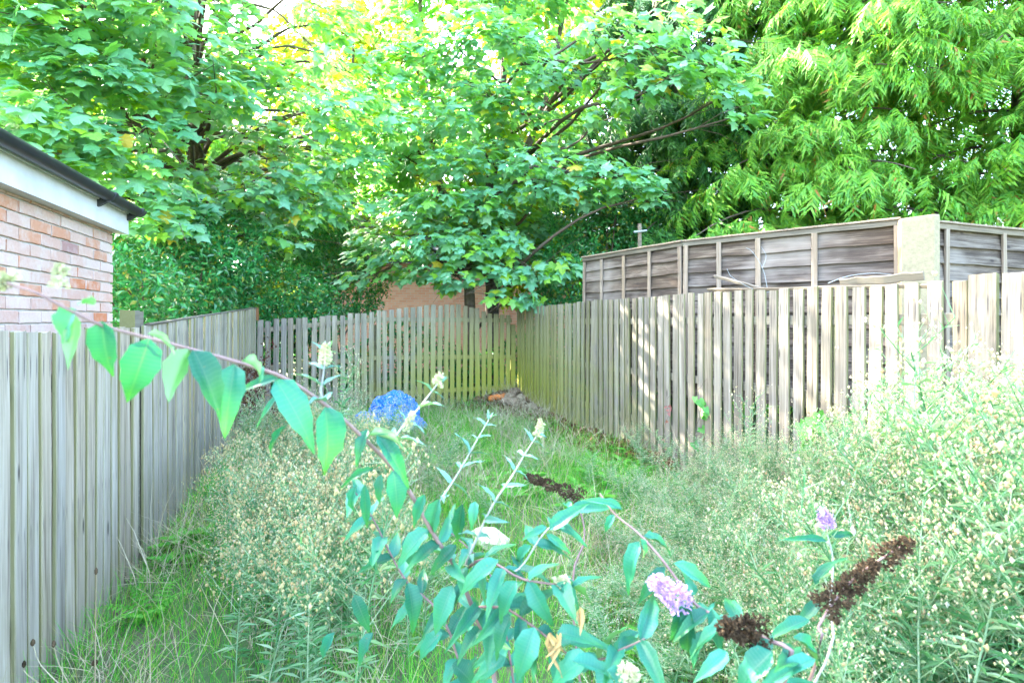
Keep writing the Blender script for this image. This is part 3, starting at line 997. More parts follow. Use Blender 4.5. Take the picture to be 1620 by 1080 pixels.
# left sycamore
t1 = [[at(300, 600, 10), at(304, 300, 10), at(312, 100, 10), at(318, -150, 10), at(322, -300, 10)]]
ex1 = [(60, 250, 5.6, .5), (120, 205, 5.8, .55), (40, 180, 5.5, .55), (190, 250, 6.3, .5), (240, 345, 6.6, .42), (215, 300, 6.6, .45), (270, 350, 7.0, .40), (150, 100, 6.0, .6), (60, 90, 5.8, .6), (230, 190, 6.6, .55),
       (470, 220, 8.3, .6), (420, 260, 8.4, .5), (540, 170, 8.2, .6), (560, 250, 8.4, .6), (480, 280, 8.4, .55), (400, 200, 8.2, .6), (350, 120, 7.8, .6), (420, 330, 8.6, .45), (500, 330, 8.6, .5), (455, 370, 8.6, .4), (345, 330, 8.6, .4), (530, 90, 8.4, .5), (600, 130, 8.6, .6),
       (330, 270, 9.0, .5), (240, 130, 7.2, .6), (20, 10, 5.8, .6), (130, 20, 6.2, .6), (250, 60, 7.0, .6), (400, 90, 8.0, .6), (460, 130, 8.2, .6), (540, 40, 8.6, .5), (380, 30, 8.2, .5), (300, 320, 7.4, .5), (400, 300, 8.0, .5), (545, 320, 8.7, .5)]
sycamore('large sycamore at the left with a straight pale trunk, spreading above the brick outbuilding', t1,
         [((-5.6, 9.6, 6.2), (4.0, 3.2, 3.6)), ((-6.2, 7.2, 5.4), (2.6, 2.2, 2.2)), ((-6.0, 5.6, 7.2), (2.7, 2.2, 2.4))], 118, .72, ex1, .205, 125, 300, gap=True)  # last crown lobe is out of view, added to keep sun off the foreground
# middle sycamore with twin trunks
t2 = [[at(742, 640, 10.4), at(745, 480, 10.4), at(722, 350, 10.5), at(690, 280, 10.6), at(672, 120, 10.8), at(660, -120, 11)],
      [at(778, 640, 10.6), at(782, 480, 10.6), at(800, 330, 10.6), at(845, 210, 10.6), at(880, 90, 10.8), at(905, -120, 11)],
      [at(776, 500, 10.5), at(770, 330, 10.7), at(792, 200, 10.9), at(800, 0, 11.2), at(798, -200, 11.4)]]
ex2 = [(640, 330, 8.9, .5), (700, 310, 8.9, .55), (760, 320, 8.9, .55), (690, 370, 8.9, .5), (740, 390, 8.8, .5), (650, 390, 9.0, .45), (800, 380, 8.8, .45), (800, 425, 8.8, .42), (850, 430, 8.7, .38), (720, 435, 8.9, .40), (680, 420, 9.1, .35), (585, 400, 9.6, .42), (560, 440, 9.8, .35), (835, 470, 8.7, .28), (790, 465, 8.8, .26), (895, 420, 8.4, .32),
       (960, 270, 8.2, .5), (1010, 285, 8.0, .42), (900, 265, 8.3, .5), (930, 300, 8.2, .45), (1030, 310, 8.0, .3), (860, 290, 8.5, .5), (840, 250, 8.6, .5), (720, 250, 8.8, .6),
       (1060, 120, 7.3, .45), (1120, 105, 7.2, .45), (1165, 140, 7.1, .36), (1180, 180, 7.0, .24), (1100, 60, 7.3, .5), (1010, 80, 7.6, .5), (1000, 140, 7.7, .45), (1060, 20, 7.4, .5), (960, 40, 7.8, .5), (880, 110, 8.6, .5), (620, 200, 8.6, .6), (700, 180, 8.7, .6), (610, 425, 9.6, .4), (655, 432, 9.5, .32), (700, 445, 9.3, .28), (590, 370, 9.4, .45), (780, 150, 9.0, .5), (640, 90, 8.8, .6), (720, 70, 9.0, .6), (820, 60, 9.0, .5), (960, 180, 8.2, .4)]
sycamore('middle sycamore with twin dark trunks behind the back fence and boughs hanging over it', t2,
         [((-0.7, 11.0, 6.2), (3.0, 2.0, 3.6)), ((-1.0, 10.4, 4.2), (2.2, 1.4, 1.6))], 75, .75, ex2, .205, 130, 300)
# farther trees that close the gaps
for k, (px, Y, lab) in enumerate(((120, 15.5, 'yellow-green tree far behind the outbuilding, seen through the left sycamore'), (560, 17.0, 'yellow-green tree far back between the two sycamores'),
                                  (900, 16.5, 'yellow-green tree far back, right of the twin sycamore trunks'))):
    b = at(px, 505, Y)
    sycamore(lab, [[(b.x, b.y, 0), (b.x + .1, b.y, 3), (b.x - .1, b.y, 7), (b.x, b.y, 12)]],
             [((b.x, b.y, 7.0 + .3 * k), (3.7, 2.2, 6.0))], 105, .95, [], .29, 85, 0, mat='sycamore_far', group='yellow-green trees far behind', trunk_r=.12, rr=(.6, 1.0), name='background_tree')


b = at(330, 505, 14.5)
sycamore('yellow-green tree standing behind the left sycamore trunk', [[(b.x, b.y, 0), (b.x + .1, b.y, 3), (b.x - .1, b.y, 6), (b.x, b.y, 9)]],
         [((b.x, b.y, 4.4), (2.8, 1.8, 3.4))], 46, .9, [], .26, 95, 0, mat='sycamore_far', group='yellow-green trees far behind', trunk_r=.10, rr=(.6, 1.0), name='background_tree')
n = 9000
X = rng.uniform(-30, 30, n); Y = 21 + np.abs(rng.normal(size=n)) * .8
Z = rng.uniform(0, 1, n) * (3.6 + .5 * np.sin(X * .7) + .3 * np.sin(X * 2.3))
Vh, Fh = kite(.6, .1, .2)
R = frames(rng.normal(size=(n, 3)), rng.normal(size=(n, 3)) * .6 + np.array([0, -1, .5])) * rng.uniform(.35, .65, n)[:, None, None]
tag(build('treeline', [(*scatter(Vh, Fh, R, np.stack([X, Y, Z], 1)), 0)], M['laurel']), kind='stuff')

# ------------------------------------------------------------------ cedars on the right
def spray(seed):
    """one flat drooping frond with side fingers, triangles only"""
    r = np.random.RandomState(seed)
    V, Fc = [], []

    def strip(p, w):
        i0 = len(V)
        p = np.asarray(p); n = len(p)
        t = unit(np.gradient(p, axis=0)); sd_ = unit(np.cross(t, np.array([0, 0, 1.0]) + r.normal(size=3) * .25))
        for j in range(n - 1):
            ww = w * (1 - .5 * j / max(1, n - 2)) if j else w * .8
            V.append(p[j] - sd_[j] * ww); V.append(p[j] + sd_[j] * ww)
        V.append(p[-1])
        for j in range(n - 2):
            k = i0 + 2 * j
            Fc.append((k, k + 1, k + 3)); Fc.append((k, k + 3, k + 2))
        k = i0 + 2 * (n - 2)
        Fc.append((k, k + 1, k + 2))
    ax = np.array([(0, y, -.42 * y * y) for y in np.linspace(0, 1, 5)])
    strip(ax, .018)
    m = 8
    for k in range(m):
        f = .10 + .86 * k / (m - 1)
        b = np.array([0, f, -.42 * f * f])
        L = .50 * (1 - .6 * f) * r.uniform(.4, 1.35) + .05
        for sd in (-1, 1):
            dirx = np.array([sd * .80, .60, -.20 - .25 * f]) + r.normal(size=3) * .16
            pts = [b + dirx * L * u + np.array([0, .10 * L * u, -.95 * L * u * u]) for u in (0, .5, 1)]
            strip(pts, .050)
            q_ = b + dirx * L * .5 + np.array([0, 0, -.9 * L * .25])
            for s2 in (-1, 1):
                d2 = np.array([sd * .44 - s2 * .35, .55 + s2 * .1, -.55])
                strip([q_, q_ + d2 * L * .6], .058)
    return np.array(V), np.array(Fc)


SPR = [spray(k) for k in range(4)]


def cedar(label, X, Y, R0, top, n_parts, levels, per, seed, mat='cedar', face=math.pi * 1.25):
    r = np.random.RandomState(seed)
    root = thing('cedar_tree', (X, Y, 0), label, 'tree', 'cedar conifers behind the upper fence')
    P = np.array([(X + .05 * math.sin(z), Y, z) for z in np.linspace(0, top, 12)])
    V, Fc = tube(P, np.linspace(.19, .05, 12), 10)
    bb = np.array([X, Y, 0])
    place('trunk', mesh_of('trunk', [(V - bb, Fc, 0)], M['bark'], True), root, Z0)
    Ps, Rs, pcs = [], [], []
    for li in range(levels):
        z = .9 + (top - 2.2) * (li + r.uniform(0, .6)) / levels
        nb = 7
        for b in range(nb):
            az = 2 * math.pi * (b + r.uniform(-.35, .35)) / nb + li * 1.3
            L = R0 * (1 - .55 * z / top) * r.uniform(.72, 1.12)
            d = np.array([math.cos(az), math.sin(az), 0]); sidev = np.array([-d[1], d[0], 0])
            facing = math.cos(az - face) > -.35
            u = np.linspace(0, 1, 8)
            C = np.array([X, Y, z])[None] + d[None] * (L * u)[:, None] + np.array([0, 0, 1])[None] * (L * (.22 * u - .42 * u * u))[:, None]
            V, Fc = tube(C, np.linspace(.035, .006, 8), 4)
            pcs.append((V - bb, Fc, 0))
            m = int(per * (1.0 if facing else .25) * L / R0)
            uu = r.uniform(.06, 1.03, m) ** .75
            lat = r.normal(size=m) * .26 * L * (1.1 - .6 * uu)
            c = np.stack([np.interp(uu, u, C[:, k]) for k in range(3)], 1)
            pos = c + sidev[None] * lat[:, None] + np.array([0, 0, -1])[None] * (np.abs(lat) * .35 + r.uniform(-.10, .12, m))[:, None]
            tip = unit(d[None] * .75 + sidev[None] * (lat / (.25 * L))[:, None] * .55 + np.array([0, 0, -.75])[None] + r.normal(size=(m, 3)) * .38)
            nrm = unit(np.array([0, 0, 1.0])[None] + d[None] * .65 + r.normal(size=(m, 3)) * .25)
            s = r.uniform(.24, .50, m)
            Ps.append(pos); Rs.append(frames(tip, nrm) * s[:, None, None])
    place('limbs', mesh_of('limbs', pcs, M['twig'], True), root, Z0)
    foliage_tree(root, SPR, np.concatenate(Ps), np.concatenate(Rs), M[mat], n_parts, 'frond')
    return root


cedar('bright conifer in the middle of the three, its brown trunk showing above the concrete post', 5.2, 8.9, 2.9, 11.0, 260, 18, 84, 3)
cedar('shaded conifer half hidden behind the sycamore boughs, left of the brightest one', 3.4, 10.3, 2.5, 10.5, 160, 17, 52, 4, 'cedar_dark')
cedar('conifer filling the right edge above the short lap panel', 8.3, 8.2, 3.0, 10.5, 220, 17, 78, 5)
cedar('tall conifer behind the other conifers, filling the gap between them', 7.2, 12.2, 3.0, 11.5, 60, 15, 20, 6)


# ------------------------------------------------------------------ evergreen shrubs beyond the back fence
def shrub(label, blobs, n, size, mat, n_parts, ratio=.45):
    base = blobs[0][0]
    root = thing('evergreen_shrub', (base[0], base[1], 0), label, 'shrub', 'evergreen shrubs behind the fences')
    bb = np.array([base[0], base[1], 0])
    pcs, Ps, Rs = [], [], []
    for c, rad in blobs:
        c = np.array(c); rad = np.array(rad)
        for _ in range(7):
            e = c + rng.normal(size=3) * rad * .45
            V, Fc = tube(spline([(base[0] + rng.uniform(-.15, .15), base[1], 0), (c + bb) / 2 * np.array([1, 1, 1]), e], 6), np.linspace(.03, .006, 6), 4)
            pcs.append((V - bb, Fc, 0))
        k = int(n * rad[0] * rad[2])
        v = unit(rng.normal(size=(k, 3)))
        wob = 1 + .18 * np.sin(v[:, 0] * 7 + c[0]) * np.sin(v[:, 2] * 6) + .10 * np.sin(v[:, 1] * 13 + v[:, 0] * 9)
        rr = (rng.uniform(.45, 1.03, k) ** .35) * wob
        p = c + v * rr[:, None] * rad
        nrm = unit(v * .8 + np.array([0, -.1, .6]) + rng.normal(size=(k, 3)) * .35)
        tip = unit(v * .5 + rng.normal(size=(k, 3)) * .6 + np.array([0, 0, -.15]))
        s = size * rng.uniform(.6, 1.2, k)
        keep = p[:, 2] > .05
        Ps.append(p[keep]); Rs.append((frames(tip, nrm) * s[:, None, None])[keep])
    place('limbs', mesh_of('limbs', pcs, M['twig'], True), root, Z0)
    lv = [simple_leaf(ratio, .10, .15), simple_leaf(ratio * .85, .14, .25)]
    foliage_tree(root, lv, np.concatenate(Ps), np.concatenate(Rs), M[mat], n_parts, 'leaf', cheap=[kite(ratio), kite(ratio * .85, .14, .25)])


def c3(px, py, Y): return tuple(at(px, py, Y))
shrub('dense dark green shrub beside the brick corner, behind the left fence', [(c3(265, 440, 7.6), (1.15, .9, .95)), (c3(190, 480, 6.0), (.7, .7, .7)), (c3(330, 400, 8.4), (1.0, .8, .8))], 6000, .105, 'laurel', 200)
shrub('rounded bright green shrub behind the junction of the left and back fences', [(c3(430, 480, 9.3), (1.05, .8, .75)), (c3(480, 505, 9.4), (.7, .6, .5)), (c3(380, 500, 9.0), (.6, .6, .6))], 7000, .09, 'laurel', 200)
shrub('small-leaved dark shrub behind the back fence, left of the brick building', [(c3(540, 455, 10.6), (.95, .7, .75)), (c3(500, 400, 11), (1.1, .8, .8)), (c3(470, 360, 11.5), (1.2, .8, 1.0))], 6000, .085, 'laurel', 120, .55)
shrub('yellow-leaved shrub glimpsed behind the twin sycamore trunks', [(c3(830, 455, 11.6), (.8, .6, .55)), (c3(880, 400, 12), (.9, .6, .9))], 3500, .11, 'sycamore_far', 40, .6)
shrub('dark shrub filling the gap between the sycamore and the far lap panel', [(c3(960, 370, 9.6), (1.0, .7, .9)), (c3(900, 440, 9.5), (.7, .6, .7))], 5500, .09, 'laurel', 60, .5)

n = 13000
X = rng.uniform(-7.5, 3.5, n); Y = back_y(X) + .25 + np.abs(rng.normal(size=n)) * .7
Z = rng.uniform(0, 1, n) ** 1.1 * (1.25 + .35 * np.sin(X * 2.3))
V, Fc = kite(.5, .1, .2)
R = frames(rng.normal(size=(n, 3)), rng.normal(size=(n, 3)) + np.array([0, -.5, 1.0])) * rng.uniform(.07, .14, n)[:, None, None]
tag(build('undergrowth', [(*scatter(V, Fc, R, np.stack([X, Y, Z], 1)), 0)], M['laurel']), kind='stuff')

# ------------------------------------------------------------------ the overgrown ground
def in_garden(n, y0, y1, margin=.05):
    Y = rng.uniform(y0, y1, n)
    lx, rx = left_x(Y) + margin, right_x(Y) - margin
    X = lx + (rx - lx) * rng.uniform(0, 1, n)
    ok = Y < back_y(X) - margin
    return X[ok], Y[ok]


def blade(curve, w, segs=3):
    V = []
    for i in range(segs + 1):
        u = i / segs
        ww = w * (1 - u) ** .7
        V += [(-ww, curve * u * u, u * (1 - .25 * curve * u)), (ww, curve * u * u, u * (1 - .25 * curve * u))]
    V = V[:-2] + [(0, curve, 1 - .25 * curve)]
    Fc = [(2 * i, 2 * i + 1, 2 * i + 3) for i in range(segs - 1)] + [(2 * i, 2 * i + 3, 2 * i + 2) for i in range(segs - 1)] + [(2 * segs - 2, 2 * segs - 1, 2 * segs)]
    return np.array(V), np.array(Fc)


def lean_frames(n, lean):
    az = rng.uniform(0, 2 * np.pi, n); th = np.abs(rng.normal(size=n)) * lean
    z = np.stack([np.sin(th) * np.cos(az), np.sin(th) * np.sin(az), np.cos(th)], 1)
    h = rng.uniform(0, 2 * np.pi, n)
    y = unit(np.cross(z, np.stack([np.cos(h), np.sin(h), np.zeros(n)], 1)))
    x = np.cross(y, z)
    return np.stack([x, y, z], -1)


def clumpy(X, Y):
    return .5 + .5 * np.sin(X * 3.1 + 1.3 * np.sin(Y * 2.3)) * np.sin(Y * 2.7 + X * 1.1)


pcs = []
for k, (cv, w) in enumerate(((.55, .012), (.9, .010), (.3, .014))):
    X, Y = in_garden(24000, 1.2, 9.45)
    h = rng.uniform(.09, .26, len(X)) * (.7 + .6 * clumpy(X, Y))
    bare = 1.3 * np.exp(-(((X - .1) / .95) ** 2 + ((Y - 9.1) / .95) ** 2)) + 1.0 * np.exp(-((right_x(Y) - X) / .38) ** 2) * (Y > 4.6)
    keep = rng.uniform(0, 1, len(X)) > bare
    X, Y, h = X[keep], Y[keep], h[keep]
    V, Fc = blade(cv, w)
    R = lean_frames(len(X), .35) * h[:, None, None]
    R[:, :, 0] *= np.minimum(2.2, (.16 / h))[:, None] * (.5 + .12 * np.minimum(Y, 8))[:, None]
    VV, FF = scatter(V, Fc, R, np.stack([X, Y, ground_z(X, Y) - .005], 1)); pcs.append((VV, FF, 0))
tag(build('grass', pcs, M['grass']), kind='stuff')
pcs = []
for cv, w in ((.9, .006), (1.3, .007)):
    X, Y = in_garden(15000, 1.4, 9.3)
    keep = rng.uniform(0, 1, len(X)) < .15 + .85 * (clumpy(X + 2, Y + 1) > .62)
    X, Y = X[keep], Y[keep]
    V, Fc = blade(cv, w)
    h = rng.uniform(.18, .48, len(X)) * np.interp(Y, [1.4, 3.2], [.5, 1.0])
    R = lean_frames(len(X), .8) * h[:, None, None]
    VV, FF = scatter(V, Fc, R, np.stack([X, Y, ground_z(X, Y) + .01], 1)); pcs.append((VV, FF, 0))
tag(build('dry_grass', pcs, M['straw']), kind='stuff')
# low broad-leaved weeds
pcs = []
V, Fc = simple_leaf(.5, .10, .35)
spots = [(960, 700, 6.5, .35), (870, 665, 7.6, .35), (840, 770, 5.0, .45), (720, 675, 7.6, .3), (1000, 730, 5.8, .3), (330, 870, 3.6, .2), (620, 900, 3.2, .4), (880, 800, 4.4, .4), (700, 760, 5.2, .4), (1080, 960, 2.5, .35)]
for px, py, Y0, sp_ in spots:
    c = at(px, py, Y0)
    for _ in range(7):
        cx_, cy_ = c.x + rng.normal() * sp_, c.y + rng.normal() * sp_
        if not (left_x(cy_) + .1 < cx_ < right_x(cy_) - .1 and cy_ < back_y(cx_) - .1): continue
        n = 11
        az = rng.uniform(0, 2 * np.pi, n)
        out = np.stack([np.cos(az), np.sin(az), rng.uniform(.2, 1.0, n)], 1)
        nrm = np.array([0, 0, 1.0]) - .4 * out
        R = frames(out, nrm) * rng.uniform(.07, .17, n)[:, None, None]
        P = np.stack([np.full(n, cx_), np.full(n, cy_), np.full(n, float(ground_z(cx_, cy_)) + .02)], 1) + out * .03
        VV, FF = scatter(V, Fc, R, P); pcs.append((VV, FF, 0))
tag(build('weeds', pcs, M['dock_leaf']), kind='stuff')
# leaf litter in the corner and along the right fence
V, Fc = simple_leaf(.7, .15, .2)
n = 3000
t = rng.uniform(0, 1, n) ** 1.5
Y = 9.3 - 3.9 * t; X = right_x(Y) - np.abs(rng.normal(size=n)) * .27 - .04
X2 = rng.normal(size=320) * .55 - .35; Y2 = back_y(X2) - .08 - np.abs(rng.normal(size=320)) * .28
X, Y = np.concatenate([X, X2]), np.concatenate([Y, Y2])
ok = X < right_x(Y) - .03
X, Y = X[ok], Y[ok]
R = frames(rng.normal(size=(len(X), 3)) * np.array([1, 1, .3]), np.array([0, 0, 1]) + rng.normal(size=(len(X), 3)) * .5) * rng.uniform(.05, .12, len(X))[:, None, None]
VV, FF = scatter(V, Fc, R, np.stack([X, Y, ground_z(X, Y) + rng.uniform(.0, .09, len(X))], 1))
tag(build('leaf_litter', [(VV, FF, 0)], M['litter']), kind='stuff')


# ------------------------------------------------------------------ fleabane, the tall airy weed
def fleabane(seed, nbr=18, nleaf=105, big=1.08):
    """one plant one metre tall: (pieces with 0 = green, 1 = seed heads)"""
    r = np.random.RandomState(seed)
    b0, b1 = r.normal(size=2) * .06, r.normal(size=2) * .16
    def axis(z): return np.array([b0[0] * z + b1[0] * z * z, b0[1] * z + b1[1] * z * z, z])
    pcs = [(*tube([axis(z) for z in np.linspace(0, .95, 6)], np.linspace(.0042, .0018, 6), 4), 0)]
    L0 = np.array([(0, 0, 0), (.5, .45, .06), (0, 1, -.12), (-.5, .45, .06)], float); LF0 = np.array([(0, 1, 2), (0, 2, 3)])
    P, T, S_, W = [], [], [], []
    for _ in range(nleaf):
        z = r.uniform(.08, .88); az = r.uniform(0, 6.28)
        P.append(axis(z)); T.append((math.cos(az), math.sin(az), r.uniform(-.1, .9))); S_.append(r.uniform(.06, .13) * (1.15 - .6 * z)); W.append(r.uniform(.06, .11))
    heads, hs = [], []
    for k in range(nbr):
        z = .42 + .55 * (k + r.uniform(0, 1)) / nbr
        az = k * 2.4 + r.uniform(-.4, .4)
        L = (.36 - .26 * (z - .42) / .55) * r.uniform(.7, 1.1)
        d = np.array([math.cos(az) * .72, math.sin(az) * .72, .85])
        p0 = axis(z); p1 = p0 + d * L * .5; p2 = p0 + d * L + np.array([0, 0, .04 * L])
        pcs.append((*tube([p0, p1, p2], [.0017, .0013, .0008], 3), 0))
        for j in range(7):
            u = .35 + .65 * (j + r.uniform(0, 1)) / 7
            q_ = p0 + (p2 - p0) * u
            e = q_ + (d * .4 + r.normal(size=3) * .6 + np.array([0, 0, .35])) * r.uniform(.025, .07)
            sdv = unit(np.cross(e - q_, r.normal(size=3))) * .0011
            pcs.append((np.array([q_ - sdv, q_ + sdv, e]), np.array([(0, 1, 2)]), 0))
            heads.append(e); hs.append(r.uniform(.004, .007) if r.uniform() < .85 else r.uniform(.0075, .011))
            if j % 2 == 0:
                heads.append(e + r.normal(size=3) * .012); hs.append(r.uniform(.003, .0055))
                P.append(q_); T.append(tuple(d * .5 + r.normal(size=3) * .7)); S_.append(r.uniform(.018, .04)); W.append(.16)
    R = frames(np.array(T), np.array([0, 0, 1.0]) + r.normal(size=(len(T), 3)) * .3) * np.array(S_)[:, None, None]
    R[:, :, 0] *= np.array(W)[:, None]
    pcs.append((*scatter(L0, LF0, R, np.array(P)), 0))
    octV = np.array([(1, 0, 0), (-.5, .87, 0), (-.5, -.87, 0), (0, 0, 1.4), (0, 0, -1.5)], float)
    octF = np.array([(0, 1, 3), (1, 2, 3), (2, 0, 3), (1, 0, 4), (2, 1, 4), (0, 2, 4)])
    hp = np.array(heads); R = np.stack([np.eye(3)] * len(hp)) * (.68 * big * np.array(hs))[:, None, None]
    pcs.append((*scatter(octV, octF, R, hp), 1))
    # collapse to one template: triangles and quads apart
    out = []
    for kk in (3, 4):
        for mm in (0, 1):
            sel = [(V, Fc) for V, Fc, m in pcs if Fc.shape[1] == kk and m == mm]
            if sel:
                off = 0; VV, FF = [], []
                for V, Fc in sel:
                    VV.append(V); FF.append(Fc + off); off += len(V)
                out.append((np.concatenate(VV), np.concatenate(FF), mm))
    return out


FB = [fleabane(k) for k in range(7)]
TAN = [fleabane(30 + k, nbr=24, nleaf=80, big=1.45) for k in range(4)]
FBM = [mesh_of('fleabane', t_, [M['weed_leaf'], M['tan_head' if k < 3 else 'weed_head']]) for k, t_ in enumerate(TAN[:3] + FB[3:])]


def weed_height(px):
    return np.interp(px, [250, 420, 600, 760, 950, 1100, 1250, 1450, 1620, 1900], [.66, .80, .84, .34, .30, .50, .72, 1.02, 1.24, 1.4])


# the mass on the right and in front, too many to count
pcs = []
cand = []
X, Y = in_garden(5200, 1.0, 6.6, .03)
px = 810 + F * X / Y
dens = np.where(px > 1180, 1.0, np.interp(px, [860, 960, 1180], [0, .35, 1.0])) * np.interp(Y, [3.4, 5.4], [1.0, .06])
dens = np.where((px > np.where(Y < 4, 365, 330)) & (px < 620) & (Y > 2.0) & (Y < 5.2) & (X > left_x(Y) + .40), .46, dens)
dens = np.where(px < np.where(Y < 4, 365, 330), 0, dens)
dens = np.where((px > 620) & (px < 860), .03, dens)
keep = rng.uniform(0, 1, len(X)) < dens * .36
X, Y, px = X[keep], Y[keep], px[keep]
hh = weed_height(px) * rng.uniform(.72, 1.12, len(X))
# nothing nearer than the lens allows
ok = (Y > 1.35) & ~((Y < 1.9) & (px < 1150))
X, Y, hh = X[ok], Y[ok], hh[ok]
print('fleabane count', len(X))
R = lean_frames(len(X), .10)
sc_w = np.maximum(hh, .75)
R = R * sc_w[:, None, None]; R[:, :, 2] *= (hh / sc_w)[:, None]
kind = rng.randint(0, len(FB), len(X))
tan = (810 + F * X / Y < 660) & (Y < 4.3)
P = np.stack([X, Y, ground_z(X, Y)], 1)
for k, tpl in enumerate(FB):
    sel = kind == k
    for V, Fc, m in tpl:
        VV, FF = scatter(V, Fc, R[sel & ~tan], P[sel & ~tan]); pcs.append((VV, FF, m))
    for V, Fc, m in TAN[k % 4]:
        VV, FF = scatter(V, Fc, R[sel & tan], P[sel & tan]); pcs.append((VV, FF, 2 * m))
tag(build('weeds', pcs, [M['weed_leaf'], M['weed_head'], M['tan_head']]), kind='stuff')

solo = [('tall bushy fleabane plant left of the butterfly bush stems, seen against dark stems', 545, 1.75, 1.10, 0), ('fleabane plant with tan seed heads in front of the left fence, lower left', 430, 2.1, .92, 1),
        ('fleabane plant leaning near the foot of the left fence beyond the tan one', 330, 3.0, .80, 2), ('tallest fleabane plant at the right, rising before the broad fence post', 1475, 2.25, 1.52, 3),
        ('fleabane plant at the far right edge, close to the fence', 1600, 1.9, 1.45, 4), ('fleabane plant right of the lilac flower, rising before the middle of the right fence', 1385, 2.7, 1.30, 4), ('upright fleabane plant between the tallest one and the right edge of the picture', 1545, 2.15, 1.47, 5), ('slender fleabane plant rising before the back fence beside the blue plastic', 520, 3.6, 1.28, 5),
        ('fleabane plant in front of the bindweed on the right fence', 1180, 3.6, 1.02, 6),]
for lab, px_, Y_, h_, k in solo:
    X_ = (px_ - 810) / F * Y_
    o = place('fleabane_plant', FBM[k], None, Vector((X_, Y_, float(ground_z(X_, Y_)))))
    o.scale = (h_ * .95, h_ * .95, h_); o.rotation_euler = (rng.normal() * .06, rng.normal() * .06, rng.uniform(0, 6))
    tag(o, lab, 'weed', 'fleabane plants standing out of the weeds')

# ------------------------------------------------------------------ butterfly bush in front
def budd_leaf(seed, young=False):
    r = np.random.RandomState(seed)
    n = 9
    u = np.linspace(0, 1, n)
    prof = u ** .6 * (1 - u) ** 1.2 / .318
    if young: prof *= .75
    V = []
    for i in range(n):
        w = .5 * prof[i] * (1 + (.07 if i % 2 else -.05))
        if i == n - 1: w = .01
        if i == 0: w = .04
        zz_ = -.42 * u[i] ** 2.2 * r.uniform(.9, 1.1)
        f = .35 * w; ru = .035 * math.sin(i * 1.9 + seed)
        V += [(-w, u[i], zz_ + f + ru - .06 * w), (-w * .5, u[i] + .01, zz_ + f * .62), (0, u[i], zz_), (w * .5, u[i] + .01, zz_ + f * .62), (w, u[i], zz_ + f - ru - .06 * w)]
    Fc = [(5 * i + j, 5 * i + j + 1, 5 * i + 6 + j, 5 * i + 5 + j) for i in range(n - 1) for j in range(4)]
    return np.array(V), np.array(Fc)


BLM = [mesh_of('leaf', [(*budd_leaf(k), 0)], M['buddleja'], True) for k in range(6)]
YLM = [mesh_of('leaf', [(*budd_leaf(20 + k, True), 0)], M['shoot'], True) for k in range(3)]
BASE = Vector((.02, 1.45, 0))
bu = thing('butterfly_bush', BASE, 'arching butterfly bush with large teal-green leaves across the foreground', 'shrub')
bb = np.array(BASE)


def bleaf(base, d, n, length, width, young=False):
    """length, width in metres"""
    d = np.asarray(d, float); n = np.asarray(n, float)
    R = frames(d[None], n[None])[0]
    me = random.choice(YLM if young else BLM)
    o = place('leaf', me, bu, Z0)
    A3 = R * np.array([width, length, length * random.uniform(.5, 1.1)])
    b = np.asarray(tuple(base)) - bb
    o.matrix_basis = Matrix([[*A3[0], b[0]], [*A3[1], b[1]], [*A3[2], b[2]], [0, 0, 0, 1]])


def stem(pts, r0, r1, mat, leaves=None, n=14, young=False, size=.10, upto=1.0, start=0.0):
    """pts in (px, py, Y) or 3-D vectors; `leaves` = spacing of opposite pairs"""
    P3 = [at(*p) if not isinstance(p, Vector) else p for p in pts]
    C = spline(P3, n)
    V, Fc = tube(C - bb, np.linspace(r0, r1, n), 6)
    place('stem', mesh_of('stem', [(V, Fc, 0)], M[mat], True), bu, Z0)
    if leaves:
        seg = np.concatenate([[0], np.cumsum(np.linalg.norm(np.diff(C, axis=0), axis=1))])
        s = start * seg[-1] + leaves * .5; k = 0
        while s < seg[-1] * upto:
            p = np.array([np.interp(s, seg, C[:, i]) for i in range(3)])
            j = min(np.searchsorted(seg, s), n - 1)
            t = unit(C[j] - C[j - 1])
            a = unit(np.cross(t, [0, 0, 1.0] if k % 2 == 0 else [.8, .3, .5])); b = unit(np.cross(a, t))
            fr = 1 - .55 * (s / seg[-1]) if young else 1.0
            for sd in (-1, 1):
                dd = unit((a if k % 2 == 0 else b * .8 + a * .4) * sd + t * .55 + np.array([0, 0, -.25 if not young else .05]) + rng.normal(size=3) * .18)
                nn = unit(np.array([0, -.25, 1.0]) + rng.normal(size=3) * .25)
                Lf = size * fr * rng.uniform(.75, 1.2)
                bleaf(p, dd, nn, Lf, Lf * rng.uniform(.26, .38), young)
            s += leaves; k += 1
        if young:
            for _ in range(4):
                bleaf(C[-1], unit(unit(C[-1] - C[-3]) + rng.normal(size=3) * .5), unit(rng.normal(size=3)), .03, .008, True)
    return C


# the main arching stem, from the ground to the left edge of the picture
stem([BASE + Vector((-.02, -.05, 0)), (781, 1062, 1.42), (754, 978, 1.36), (722, 901, 1.32), (685, 844, 1.28), (649, 779, 1.22), (620, 738, 1.18), (575, 693, 1.12), (530, 652, 1.06), (455, 600, .98), (380, 574, .92), (290, 549, .86),
      (215, 530, .80), (160, 514, .76), (105, 488, .72), (55, 462, .70), (5, 447, .69)], .0065, .0018, 'stem_brown', .075, 60, size=.115, upto=.52, start=.10)
stem([(520, 648, 1.05), (508, 622, 1.05), (512, 590, 1.06), (516, 556, 1.08)], .003, .0014, 'stem_grey', .035, young=True, size=.07)
stem([(612, 712, 1.16), (633, 680, 1.18), (662, 646, 1.22), (693, 606, 1.26)], .0032, .0014, 'stem_grey', .05, young=True, size=.082)
stem([(690, 800, 1.28), (702, 783, 1.28), (726, 746, 1.32), (752, 700, 1.36), (773, 664, 1.40)], .003, .0014, 'stem_grey', .045, young=True, size=.082)
